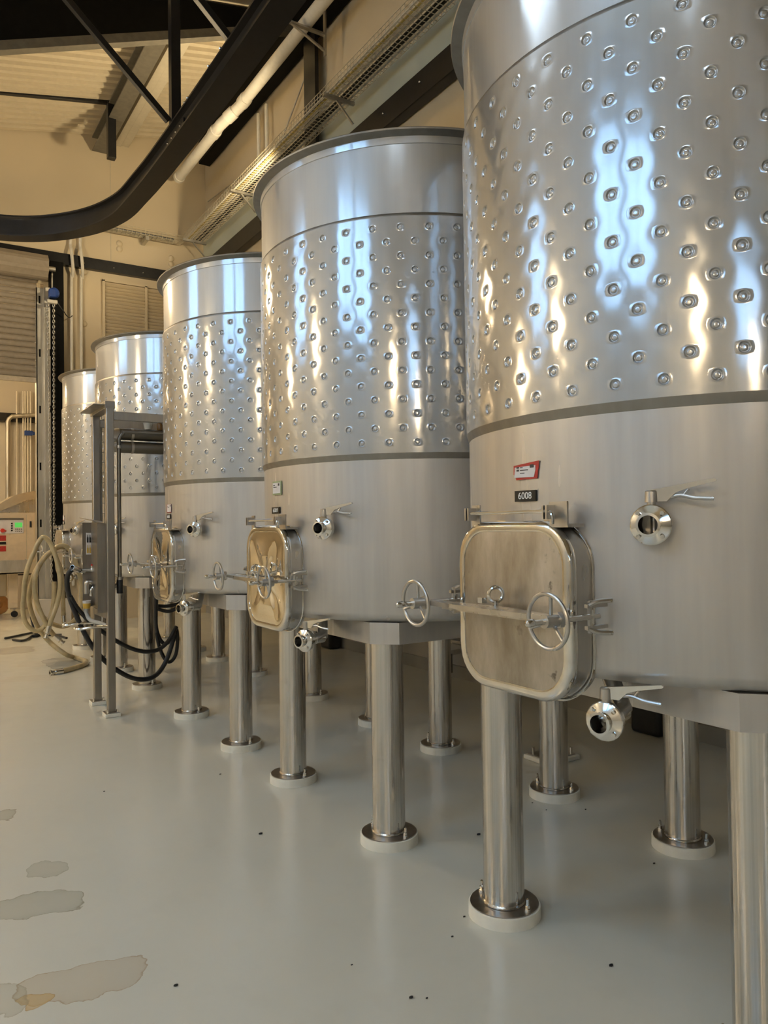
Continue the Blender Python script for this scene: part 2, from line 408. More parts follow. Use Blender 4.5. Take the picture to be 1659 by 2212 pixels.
channel((XW-.14, YF+1, 5.88), (XW-.14, YE-.15, 5.88), .27, .12, (1,0,0)).build('channel', M_BLACKPAINT, g2, smooth=0)
for y in (5.6, 6.3, 7.0, 9.2, 9.9): MB().ball((XW-.155, y, 6.03), .014, 8).build('bolt', S_FIT, g2)
beam('eave_beam', MB().bb((XW-.22, YF+.1, 7.88), (XW-.02, YE-.3, 8.28)), M_BLACKMATT, 'deep black eave beam high on the side wall behind the drain pipe')
beam('wall_column', MB().bb((XW-.155, 8.6, .13), (XW-.10, 8.92, 5.87)).bb((XW-.155, 8.6, 6.16), (XW-.10, 8.92, 7.87)), M_BLACKPAINT, 'black steel column on the side wall behind the cable tray', 'column')
beam('door_column', MB().bb((2.02, YE-.2, 0), (2.22, YE-.02, 5.79)), M_BLACKMATT, 'black steel column beside the roller door', 'column')

# roof girder and members
gd = thing('roof_girder', (1.8, 9.1, 6.9), 'black sloping plate girder with grey bottom chord below the roof', 'girder')
poly = [(-1.8, 5.72), (.91, 6.80), (3.66, 7.90), (4.58, 8.27), (4.58, 8.42), (-1.8, 7.1)]
MB().prism([(-x, z) for x, z in poly], (0, 9.2, 0), (-1,0,0), (0,0,1), 0, .12).build('web_plate', M_BLACKMATT, gd, smooth=0)
MB().bar((-1.8, 9.12, 5.66), (4.55, 9.12, 8.18), .12, .10, (0,0,1)).build('bottom_chord', M_GREYBEAM, gd, smooth=0)
beam('roof_beam', MB().bb((2.70, 9.3, 7.78), (2.93, YE-.05, 7.80)).bb((2.80, 9.3, 7.80), (2.83, YE-.05, 8.03)).bb((2.70, 9.3, 8.0), (2.93, YE-.05, 8.02)), M_GREYBEAM, 'dark roof beam running to the end wall under the corrugated deck')
beam('roof_channel', MB().bb((3.06, 9.3, 7.98), (3.17, YE-.02, 8.09)).bb((3.17, 9.3, 8.0), (3.30, YE-.02, 8.11)), M_CHANNEL, 'pale cream channel beside the dark roof beam')
a = at(240, 220, 1, 12.0); c = at(0, 197, 1, 12.0)
beam('roof_purlin', MB().bar(a, a+(c-a)*1.6, .07, .08), M_BLACKPAINT, 'thin black purlin crossing under the pale corrugated deck')
d = at(240, 343, 1, 12.0)
beam('drop_post', MB().bar((a.x, 12, roofz(a.x)-.02), (a.x, 12, d.z), .12, .12), M_BLACKPAINT, 'short black box post hanging from the dark roof beam', 'post')

# crane rail
rail_pts = [(2.435,2.2),(2.435,4.4),(2.44,6.4),(2.42,8.2),(2.385,9.1),(2.32,9.8),(2.07,10.45),(1.62,10.98),(1.10,11.24),(.3,11.36),(-1.6,11.4)]
RZ = 5.4
rp = smooth_path([(x, y, RZ) for x, y in rail_pts], 6)
def rail_sweep(section):
    mb = MB(); n = len(rp); k = len(section); P = []
    for i in range(n):
        t = (rp[min(i+1, n-1)]-rp[max(i-1, 0)]).normalized(); s = t.cross(Vector((0,0,1)))
        P += [rp[i]+s*u+Vector((0,0,w)) for u, w in section]
    F = [(i*k+j, i*k+(j+1) % k, (i+1)*k+(j+1) % k, (i+1)*k+j) for i in range(n-1) for j in range(k)]
    F += [tuple(range(k)), tuple(range((n-1)*k, n*k))[::-1]]
    return mb.add(P, F)
cr = thing('crane_rail', (2.4, 8, RZ), 'black curved monorail crane beam sweeping round above the tanks', 'crane rail')
rail_sweep([(-.115,0),(.115,0),(.115,.02),(-.115,.02)]).build('bottom_flange', M_BLACKPAINT, cr, smooth=30)
rail_sweep([(-.008,.02),(.008,.02),(.008,.27),(-.008,.27)]).build('web', M_BLACKPAINT, cr, smooth=30)
rail_sweep([(-.065,.27),(.065,.27),(.065,.29),(-.065,.29)]).build('top_flange', M_BLACKPAINT, cr, smooth=30)
MB().bb((2.405, 7.45, RZ+.06), (2.42, 8.0, RZ+.22)).build('splice_plate', M_BLACKPAINT, cr, smooth=0)
for i in range(8):
    MB().ball((2.402, 7.48+.07*i, RZ+.115+.06*(i % 2)), .012, 8).build('bolt', S_FIT, cr)
for y in (7.2, 7.3, 8.3, 8.5, 6.3, 6.6):
    MB().ball((2.435-.067, y, RZ+.283), .013, 8).build('bolt', S_FIT, cr)
# hangers above the rail
def hanger(p, q, w, label): return beam('hanger_strut', MB().bar(p, q, w, w, (0,1,0)), M_BLACKPAINT, label, 'strut', 'struts hanging the crane rail')
hanger((2.43, 7.8, RZ+.295), (2.43, 7.8, 7.95), .1, 'vertical black strut joining the crane rail to the roof')
p1 = at(145, 0, 1, 7.8); p0 = Vector((2.36, 7.8, RZ+.33))
hanger(p0, p0+(p1-p0)*1.9, .06, 'thin black diagonal strut rising leftwards from the crane rail')
p0 = at(500, 90, 2, RZ+.33); p1 = at(430, 0, 1, p0.y)
hanger(p0, p0+(p1-p0)*3, .06, 'olive diagonal strut at the top edge beside the crane rail')

# ================================================================== ROLLER DOOR
dr = bpy.data.objects.new('door_1', None); COL.objects.link(dr); dr.location = (0, YE, 0); dr['_w'] = (0, YE, 0)
tag(dr, 'grey brown roller shutter door half open', kind='structure')
DX0, DX1 = -3.2, 1.84
z = 3.92; i = 0
key = None
while z < 5.62:
    mb = MB(); sec = [(0,0),(-.018,.012),(-.028,.045),(-.018,.078),(0,.09),(.006,.09),(.006,0)]
    P = [(x, YE-.06+dy, z+dz) for x in (DX0, DX1) for dy, dz in sec]; n = len(sec)
    mb.add(P, [(j, (j+1) % n, n+(j+1) % n, n+j) for j in range(n)]+[tuple(range(n))[::-1], tuple(range(n, 2*n))])
    mb.build('slat', M_SHUTTER, dr, smooth=50); z += .094; i += 1
MB().bb((DX0, YE-.085, 3.84), (DX1, YE-.05, 3.92)).build('bottom_bar', M_SHUTTERBAR, dr, bevel=.006)
mb = MB(); prof = []
for k in range(24):
    a = 2*PI*k/24; r = .19+(.008 if k % 3 else -.006); prof.append((r*math.cos(a), r*math.sin(a)))
mb.prism(prof, (0, YE-.30, 5.62), (0,1,0), (0,0,1), DX0, 1.96)
mb.build('shutter_roll', M_SHUTTER, dr, smooth=30)
MB().cyl((1.95, YE-.30, 5.62), (2.08, YE-.30, 5.62), .04, 14).build('roll_shaft', S_GALV, dr)
gu = MB().bb((1.82, YE-.12, .42), (1.84, YE+.02, 5.35)).bb((1.82, YE-.12, .42), (2.02, YE-.10, 5.35)).bb((1.93, YE-.2, .42), (2.02, YE-.1, 5.35))
gu.build('guide_rail', S_GALV, dr, bevel=.003)
for z in (1.55, 2.45, 3.35, 4.25, 5.1):
    MB().bb((1.86, YE-.124, z), (1.885, YE-.118, z+.12)).build('slot', M_BLACKMATT, dr, smooth=0)
    MB().bb((2.005, YE-.205, z+.01), (2.09, YE-.195, z+.12)).build('clip', M_BLACKMATT, dr, smooth=0)
MB().bb((1.76, YE-.25, 0), (2.3, YE-.01, .42)).build('kerb_block', M_WALLSIDE, dr, bevel=.01)
MB().bb((1.86, YE+.02, 0), (1.95, YE+.2, 5.45)).build('jamb', M_WALL, dr, smooth=0)

# chain hoist
hb = at(117, 633, 1, 12.85)
hz = thing('chain_hoist', hb, 'blue chain hoist hanging beside the roller door with two long chains', 'hoist')
MB().lathe([(.001,-.05),(.06,-.05),(.078,-.035),(.078,.035),(.06,.05),(.001,.05)], 20, hb, (-.3,-1,0)).build('gear_housing', M_BLUE, hz)
MB().box(hb+Vector((-.03,.0,-.01)), (.1,.12,.13)).build('body', M_BLUE, hz, bevel=.015)
MB().box(hb+Vector((-.03,0,-.145)), (.15,.08,.055)).build('chain_guide', M_WHITEPVC, hz, bevel=.01)
MB().cyl(hb+Vector((-.03,0,.06)), hb+Vector((-.03,0,.26)), .012, 8).build('hook_rod', S_GALV, hz)
MB().torus(hb+Vector((-.03,0,.28)), (1,0,0), .03, .01, 16, 6).build('hook', S_GALV, hz)
for px0, px1, py in ((103, 112, 1262), (116, 117, 1180)):
    a = at(px0, 660, 1, 12.85); c = at(px1, py, 1, 12.85); mb = MB(); n = int((a-c).length/.042)
    for i in range(n):
        p = a+(c-a)*(i/n); nor = (1,0,0) if i % 2 else (0,1,0)
        pts = []
        for q in range(10):
            t = 2*PI*q/10; u = Vector((0,1,0)) if i % 2 else Vector((1,0,0))
            pts.append(p+u*(.014*math.cos(t))+Vector((0,0,.03*math.sin(t))))
        mb.tube(pts, .0055, 4, closed=True)
    tag(mb.build('chain', S_GALV, hz), kind='stuff')

# conduits on the end wall
for k, (x, lab) in enumerate(((2.36, 'white conduit beside the black door column, nearer the door'), (2.51, 'white conduit bending over the girt, nearer the louvre'))):
    pts = smooth_path([(x, YE-.06, .6), (x, YE-.06, 3), (x, YE-.06, 5.45), (x+.02, YE-.06, 5.62), (x+.01, YE-.145, 5.76), (x-.01, YE-.145, 6.0), (x-.01, YE-.075, 6.14), (x-.01, YE-.075, 6.3)], 6)
    tag(MB().tube(pts, .026, 10).build('conduit', M_WHITEPVC), lab, 'pipe', 'conduits on the end wall')
pts = smooth_path([hb+Vector((.02,0,-.1)), (2.18, 12.86, 4.98), (2.28, 12.95, 4.90), (2.37, 13.12, 4.98)], 6)
tag(MB().tube(pts, .008, 6).build('hoist_cable', M_BLACKRUBBER), 'short black cable looping from the hoist to the conduit', 'cable')
# louvre
lv = thing('louvre_vent', (3.6, YE, 5.0), 'cream slatted louvre vent set in the end wall', 'vent')
LX = (2.87, 3.57, 4.27); LZ0, LZ1 = 4.3, 5.66
for x in LX: MB().bb((x-.02, YE-.05, LZ0), (x+.02, YE, LZ1)).build('frame_post', M_WALL, lv, smooth=0)
for z in (LZ0, LZ1): MB().bb((LX[0]-.02, YE-.05, z-.02), (LX[2]+.02, YE, z+.02)).build('frame_rail', M_WALL, lv, smooth=0)
for c in range(2):
    z = LZ0+.04
    while z < LZ1-.05:
        MB().box(((LX[c]+LX[c+1])/2, YE-.022, z+.02), (LX[1]-LX[0]-.04, .05, .008), (1,0,0), (0,.7,-.72)).build('slat', M_WALL, lv, smooth=0); z += .056

# ================================================================== CABLE TRAYS, DRAIN PIPE, WALL RODS
def tray(name, y0, y1, x0, x1, z, label, axis='y', fixed=None):
    """wire basket along y between x0..x1 (or along x if axis == 'x')"""
    def V(a, b, c): return (b, a, c) if axis == 'y' else (a, b, c)
    o = thing(name, V((y0+y1)/2, (x0+x1)/2, z), label, 'cable tray')
    mb = MB(); w = .0035
    for t in (0, .2, .4, .6, .8, 1): mb.bar(V(y0, x0+(x1-x0)*t, z), V(y1, x0+(x1-x0)*t, z), .006, .006)
    for h in (.05, .1): 
        mb.bar(V(y0, x0, z+h), V(y1, x0, z+h), .006, .006); mb.bar(V(y0, x1, z+h), V(y1, x1, z+h), .006, .006)
    n = int(abs(y1-y0)/.07)
    for i in range(n+1):
        a = y0+(y1-y0)*i/n
        mb.bar(V(a, x0, z-.004), V(a, x1, z-.004), .005, .005); mb.bar(V(a, x0, z), V(a, x0, z+.1), .005, .005, (1,1,0)); mb.bar(V(a, x1, z), V(a, x1, z+.1), .005, .005, (1,1,0))
    tag(mb.build('wire_mesh', M_TRAYWIRE, o, smooth=0), kind='stuff')
    return o
TZ = 6.45
ct = tray('cable_tray', 2.0, 12.85, 4.13, 4.47, TZ, 'long wire basket cable tray along the side wall above the tanks')
for y in (4.7, 7.61, 10.51, 12.72):
    MB().bb((4.08, y-.02, TZ-.045), (4.485, y+.02, TZ-.008)).build('bracket_arm', S_GALV, ct, smooth=0)
    MB().bar((4.25, y, TZ-.045), (4.47, y, TZ-.27), .02, .02).build('bracket_brace', S_GALV, ct, smooth=0)
ce = tray('cable_tray', 2.2, 4.15, 12.92, 13.10, 6.46, 'short wire cable tray on the end wall meeting the corner', axis='x')
MB().bb((3.5, 12.9, 6.37), (3.56, 13.198, 6.44)).build('bracket_arm', S_GALV, ce, smooth=0)
for k, (x, dz, r, mt, lab) in enumerate(((4.16,.03,.014,M_WHITEPVC,'white cable on the outer edge of the long wire tray'),(4.20,.025,.013,M_YELLOWCABLE,'yellow cable near the outer edge of the long wire tray'),(4.24,.022,.010,M_WHITEPVC,'thin white cable beside the yellow one in the long wire tray'),(4.285,.03,.016,M_GREYPVC,'thick grey cable in the middle of the long wire tray'),(4.335,.025,.016,M_BLACKRUBBER,'black cable in the middle of the long wire tray'),(4.385,.025,.016,M_BLACKRUBBER,'black cable nearer the wall in the long wire tray'),(4.43,.022,.012,M_GREYPVC,'grey cable on the wall side of the long wire tray'))):
    ys = [2.0+i*1.2 for i in range(10)]
    pts = smooth_path([(x+random.uniform(-.004,.004), y, TZ+dz) for y in ys], 4)
    tag(MB().tube(pts, r, 6).build('cable', mt), lab, 'cable', 'cables in the long wire tray')
for k, (y, lab) in enumerate(((12.97, 'black cable in the short end wall tray, room side'), (13.05, 'black cable in the short end wall tray, wall side'))):
    tag(MB().tube([(2.2+.3*i, y, 6.485) for i in range(7)], .016, 6).build('cable', M_BLACKRUBBER), lab, 'cable', 'cables in the short wire tray')
# rain-water pipe under the eave
dp = thing('drain_pipe', (4.2, 9.5, 7.66), 'cream plastic drain pipe with an offset elbow under the eave', 'pipe')
PZ = 7.65; PL = 7.47
MB().tube([(4.2, 3.0, PZ), (4.2, 7.0, PZ), (4.2, 10.3, PZ), (4.2, 10.42, PZ), (4.02, 10.72, PL), (4.02, 10.85, PL), (4.02, 12.72, PL)], .08, 16).build('pipe_run', M_WHITEPVC, dp, smooth=50)
for a, c in (((4.2,10.16,PZ),(4.2,10.32,PZ)), ((4.15,10.50,7.60),(4.08,10.62,7.53)), ((4.02,10.9,PL),(4.02,11.05,PL)), ((4.02,12.66,PL),(4.02,12.74,PL))):
    MB().cyl(a, c, .092, 18).build('socket', M_WHITEPVC, dp)
for y in (8.2, 5.0):
    MB().bar((3.95, y, PZ-.1), (4.42, y, PZ-.1), .05, .025).bar((3.98, y, PZ-.11), (4.42, y, PZ-.3), .03, .02).bar((4.43, y, PZ-.36), (4.43, y, PZ+.22), .05, .02, (1,0,0)).build('wall_bracket', S_GALV, dp, smooth=0)
for y, x, lab in ((10.25, 4.55, 'thin cream down pipe on the side wall, right of the pair'), (10.55, 4.55, 'thin cream down pipe on the side wall, left of the pair')):
    tag(MB().cyl((x, y, 6.6), (x, y, 7.7), .028, 10).build('down_pipe', M_WHITEPVC), lab, 'pipe', 'thin down pipes on the side wall')
for (p, q, lab) in (((4.592, 8.95, 7.6), (4.592, 10.35, 6.64), 'thin steel brace rod slanting from column to wire tray'), ((4.592, 10.6, 7.0), (4.592, 12.9, 7.25), 'thin steel rod running level to the corner below the drain pipe'), ((4.58, 8.9, 6.4), (4.58, 9.5, 5.9), 'short steel brace rod below the long wire tray')):
    tag(MB().cyl(p, q, .012, 8).build('brace_rod', S_GALV), lab, 'rod')

# ================================================================== TANKS
TX, TY0, TD, TG = 2.5027, 1.7446, 1.8685, .4844
RS, RJ = .856, .866
Z_BOT, Z_LS, Z_US, Z_TOP = 1.055, 1.823, 2.953, 3.337
NC, NR, RP = 41, 16, .067
ROW0 = 2.89
def pol(phi, r, z=0):   # phi: 0 faces the aisle (-x), positive towards +y
    return Vector((-r*math.cos(phi), r*math.sin(phi), z))
def jacket(mb):
    wcol = 2*PI/NC; ph0 = math.radians(-24.3); hw = wcol/2; hh = RP/2
    ztop = ROW0+hh; zb = ROW0-RP*(NR-1)-hh
    rnd = random.Random(3)
    amp = {}
    def pillow(th, z):
        u = (th-ph0)/wcol; v = (ROW0-z)/RP
        fade = min(1, (ztop+.012-z)/.05, (z-zb+.012)/.05); fade = max(0, fade)
        w = .0005+.0002*math.sin(3*th+1)+.0002*math.sin(5.3*z+7*th)
        return fade*(-w*math.cos(2*PI*u)*math.cos(PI*v)+.0003*math.sin(11*th+2.3*z)+.00015*math.sin(23*th-4*z))
    prof = [(.0178,0),(.0168,.0004),(.0160,.0003),(.0146,-.0019),(.0128,-.0046),(.0108,-.0058),(.0096,-.0053),(.0083,-.0034),(.0066,-.0028),(.0028,-.0028)]
    V = mb.v; F = mb.f; idx = {}
    def P(th, z, dr): V.append(pol(th, RJ+pillow(th, z)+dr, z)); return len(V)-1
    def grid(iu, iv):
        iu %= NC*8
        if (iu, iv) not in idx: idx[(iu, iv)] = P(ph0+wcol*iu/8, ROW0-RP*iv/4, 0)
        return idx[(iu, iv)]
    for r in range(NR):
        for c in range(NC):
            cu = c*8+(4 if r % 2 else 0); cv = r*4
            per = [(cu-4+i, cv-2) for i in range(8)]+[(cu+4, cv-2+i) for i in range(4)]+[(cu+4-i, cv+2) for i in range(8)]+[(cu-4, cv+2-i) for i in range(4)]
            ring = [grid(*p) for p in per]
            th0 = ph0+wcol*cu/8; z0 = ROW0-RP*r
            loc = [((p[0]-cu)*wcol/8*RJ, -(p[1]-cv)*RP/4) for p in per]
            angs = []
            for (x, y) in loc:
                angs.append(math.atan2(y/hh, x/(hw*RJ)))
            r0 = prof[0][0]
            prev = ring
            for t in (.7, .42, .18, 0):
                cur = []
                for (x, y), a in zip(loc, angs):
                    cx, cy = r0*math.cos(a), r0*math.sin(a)
                    X, Y = cx+(x-cx)*t, cy+(y-cy)*t
                    cur.append(P(th0+X/RJ, z0+Y, 0))
                for i in range(24): F.append((prev[i], cur[i], cur[(i+1) % 24], prev[(i+1) % 24]))
                prev = cur
            for rr, d in prof[1:]:
                cur = [P(th0+rr*math.cos(a)/RJ, z0+rr*math.sin(a), d) for a in angs]
                for i in range(24): F.append((prev[i], cur[i], cur[(i+1) % 24], prev[(i+1) % 24]))
                prev = cur
            F.append(tuple(prev[::-1]))
    # plain strips above and below
    for ivb, zs in ((-2, (Z_US-.012,)), (NR*4-2, (Z_LS+.014,))):
        prev = [grid(i, ivb) for i in range(NC*8)]
        for z in zs:
            cur = []
            for i in range(NC*8): V.append(pol(ph0+wcol*i/8, RJ, z)); cur.append(len(V)-1)
            n = NC*8
            for i in range(n): F.append((prev[i], prev[(i+1) % n], cur[(i+1) % n], cur[i]))
            prev = cur
def rrect(hw, hh, r, n=8):
    pts = []
    for cx, cy, a0 in ((hw-r, hh-r, 0), (-(hw-r), hh-r, PI/2), (-(hw-r), -(hh-r), PI), (hw-r, -(hh-r), 1.5*PI)):
        for i in range(n+1):
            a = a0+PI/2*i/n; pts.append((cx+r*math.cos(a), cy+r*math.sin(a)))
    return pts
MY, MZ = .045, 1.242           # manhole centre
def loft(mb, loops, cap0=False, cap1=False):
    n = len(loops[0]); o = len(mb.v)
    for l in loops: mb.v += [Vector(p) for p in l]
    for k in range(len(loops)-1):
        for i in range(n):
            j = (i+1) % n; mb.f.append((o+k*n+i, o+k*n+j, o+(k+1)*n+j, o+(k+1)*n+i))
    if cap0: mb.f.append(tuple(o+i for i in range(n)))
    if cap1: mb.f.append(tuple(o+(len(loops)-1)*n+i for i in range(n))[::-1])
def mh(hw, hh, r, x): return [(x, MY-u, MZ+v) for u, v in rrect(hw, hh, r)]
def neck(mb):
    A = [(-math.sqrt(max(.01, (RS-.02)**2-(MY-u)**2)), MY-u, MZ+v) for u, v in rrect(.258, .264, .13)]
    loft(mb, [A, mh(.252, .260, .128, -.886), mh(.225, .235, .105, -.886)])
def neck_weld(mb):
    A = [(-math.sqrt(RS**2-(MY-u)**2)-.001, MY-u, MZ+v) for u, v in rrect(.261, .267, .132)]
    mb.tube(A, .004, 6, closed=True)
def door_rim(mb):
    loft(mb, [mh(.225, .235, .11, -.884), mh(.252, .262, .128, -.884), mh(.256, .266, .132, -.892), mh(.256, .266, .132, -.904), mh(.250, .260, .126, -.913), mh(.240, .250, .118, -.917), mh(.224, .234, .105, -.914), mh(.222, .232, .103, -.910)])
def door_panel(A):
    def f(mb):
        out = rrect(.224, .234, .105); n = len(out); loops = []
        for t in (1, .93, .84, .74, .63, .52, .41, .30, .19, .09):
            l = []
            for u, v in out:
                u2, v2 = u*t, v*t; a = math.atan2(v, u)
                d = .004*(1-t)**.5 if t < 1 else 0
                if A: d += A*math.sin(PI*t)**1.2*(math.cos(4*a)+.35*math.cos(6*a+1))+A*.5*math.sin(9*t)*math.cos(2*a)*t*(1-t)*4
                l.append((-.912-d, MY-u2, MZ+v2))
            loops.append(l)
        loft(mb, loops, cap1=True)
    return f
def hinge_plate(y0, y1):
    def f(mb):
        mb.bb((-.912, y0, 1.494), (-.906, y1, 1.562)); mb.bb((-.946, y1-.010, 1.512), (-.906, y1-.004, 1.552))
        mb.bb((-.946, y1-.024, 1.512), (-.906, y1-.018, 1.552)); mb.bb((-.91, y0, 1.488), (-.845, y1, 1.498))
    return f
def hinge_rod(mb):
    mb.tube(smooth_path([(-.938, .20, 1.535), (-.938, .05, 1.535), (-.938, -.12, 1.535), (-.938, -.155, 1.533), (-.938, -.168, 1.52), (-.938, -.168, 1.498)], 5), .0055, 8)
AZ = 1.24
def clamp_arm(mb):
    prof = [(.365,-.988),(.365,-1.014),(.20,-1.022),(.045,-1.028),(-.12,-1.022),(-.275,-1.014),(-.275,-.988),(-.15,-.965),(.045,-.945),(.24,-.965)]
    mb.prism([(-y, -x) for y, x in prof], (0,0,AZ), (0,-1,0), (-1,0,0), -.007, .007)
    mb.bb((-1.0, -.20, AZ-.016), (-.992, .28, AZ-.006))
def eye_bolt(mb):
    mb.torus((-.965, .05, AZ+.045), (.6,1,0), .022, .006, 20, 8); mb.cyl((-.965, .05, AZ-.0), (-.965, .05, AZ+.026), .008, 10); mb.cyl((-.985, .09, AZ+.018), (-.985, .09, AZ+.034), .016, 6)
def wheel(y):
    def f(mb):
        x = -1.055
        mb.torus((x, y, AZ), (1,0,.05), .073, .0062, 40, 10)
        for a in (100, 220, 340):
            a = math.radians(a); mb.cyl((x+.012, y, AZ), (x, y+.072*math.cos(a), AZ+.072*math.sin(a)), .005, 8)
        mb.cyl((x-.014, y, AZ), (x+.03, y, AZ), .018, 16); mb.cyl((x+.03, y, AZ), (x+.045, y, AZ), .024, 6)
    return f
def swing_bolt(y, s):
    def f(mb):
        mb.cyl((-1.12, y, AZ), (-.86, y, AZ), .0085, 12); mb.lathe([(.0085,0),(.0115,.004),(.0115,.016),(.008,.024),(.001,.027)], 12, (-1.105, y, AZ), (-1,0,0))
        mb.cyl((-.89, y, AZ-.02), (-.89, y, AZ+.02), .009, 10)
    return f
def lug(y, s):
    def f(mb):
        for dz in (-.03, .03):
            mb.bar((-.91, y, AZ+dz), (-.83, y-.0*s, AZ+dz), .012, .010); mb.tube(smooth_path([(-.905, y+.002, AZ+dz), (-.88, y-.012*s, AZ+dz*1.4), (-.84, y-.03*s, AZ+dz*1.5)], 4), .007, 8)
        mb.cyl((-.895, y, AZ-.045), (-.895, y, AZ+.045), .007, 8)
    return f
# valve, local frame: x = outward, y = handle side, z = up
def valve_body(mb):
    mb.lathe([(.024,-.12),(.024,-.02),(.047,-.02),(.050,-.016),(.050,-.004),(.046,-.002),(.046,.001),(.0545,.003),(.0545,.010),(.052,.012),(.034,.019),(.028,.021),(.027,.038),(.031,.040),(.032,.047),(.025,.048),(.0235,.04),(.0235,-.06),(.001,-.06)], 40, (0,0,0), (1,0,0))
def valve_bolts(mb):
    for a in (45, 135, 225, 315):
        a = math.radians(a); mb.cyl((.006, .044*math.cos(a), .044*math.sin(a)), (.023, .044*math.cos(a), .044*math.sin(a)), .0055, 8); 
def valve_disc(mb): mb.box((-.01, 0, 0), (.048, .004, .05), (1,.35,0), (-.35,1,0))
def valve_stem(mb):
    mb.cyl((-.004,0,.048), (-.004,0,.060), .012, 14); mb.lathe([(.001,.092),(.014,.092),(.0165,.089),(.0175,.060),(.001,.060)], 18, (-.004,0,0))
def lever(mb):
    poly = [(-.014,.062),(-.014,.090),(.004,.094),(.158,.118),(.163,.114),(.160,.110),(.09,.094),(.062,.084),(.048,.070),(.040,.062)]
    mb.prism(poly, (-.004,0,0), (0,1,0), (0,0,1), -.006, .006)
def trigger(mb):
    mb.tube(smooth_path([(-.004,.05,.074), (-.004,.075,.077), (-.004,.11,.069), (-.004,.155,.066)], 5), .005, 8); mb.cyl((-.004,.082,.078), (-.004,.094,.094), .004, 8)
def frame_ring(mb):
    o, i, c = (.644, .640), (.50, .48), .10
    out = [(o[0]-c, -o[1]), (o[0], -o[1]+c), (o[0], o[1]-c), (o[0]-c, o[1]), (-o[0]+c, o[1]), (-o[0], o[1]-c), (-o[0], -o[1]+c), (-o[0]+c, -o[1])]
    inn = [(i[0]-c*.6, -i[1]), (i[0], -i[1]+c*.6), (i[0], i[1]-c*.6), (i[0]-c*.6, i[1]), (-i[0]+c*.6, i[1]), (-i[0], i[1]-c*.6), (-i[0], -i[1]+c*.6), (-i[0]+c*.6, -i[1])]
    z0, z1 = .945, 1.046
    loft(mb, [[(x, y, z) for x, y in l] for l, z in ((inn, z1), (out, z1), (out, z0), (inn, z0))])
    n = 8; o0 = len(mb.v)-4*n
    for k in range(n): mb.f.append((o0+k, o0+(k+1) % n, o0+3*n+(k+1) % n, o0+3*n+k))
def leg_fn(mb): mb.lathe([(.0777,.05),(.0777,.945),(.001,.945)], 48); mb.lathe([(.0777,.05),(.082,.052),(.082,.057),(.0777,.062)], 48)
def pad_fn(mb): mb.lathe([(.138,0),(.137,.044),(.132,.046),(.001,.046)], 40)
def plate_fn(mb): mb.lathe([(.131,.046),(.131,.050),(.001,.051)], 40)
def bolt_fn(mb): mb.cyl((0,0,.05), (0,0,.058), .013, 12); mb.cyl((0,0,.058), (0,0,.071), .0095, 6); mb.cyl((0,0,.071), (0,0,.092), .006, 8); mb.lathe([(.006,.092),(.001,.096)], 8)
def wavy_lathe(prof, seg, amp):
    def f(mb): mb.lathe(prof, seg)
    return f
def text_mesh(body, size, depth=.0004):
    cu = bpy.data.curves.new('digits', 'FONT'); cu.body = body; cu.size = size; cu.align_x = 'CENTER'; cu.align_y = 'CENTER'; cu.offset = size*.006; cu.extrude = depth
    ob = bpy.data.objects.new('digits', cu); COL.objects.link(ob)
    dg = bpy.context.evaluated_depsgraph_get(); me = bpy.data.meshes.new_from_object(ob.evaluated_get(dg))
    bpy.data.objects.remove(ob); return me
FACE = Matrix(((0,0,-1),(-1,0,0),(0,1,0))).to_4x4()   # text x -> -y, text y -> +z, normal -> -x

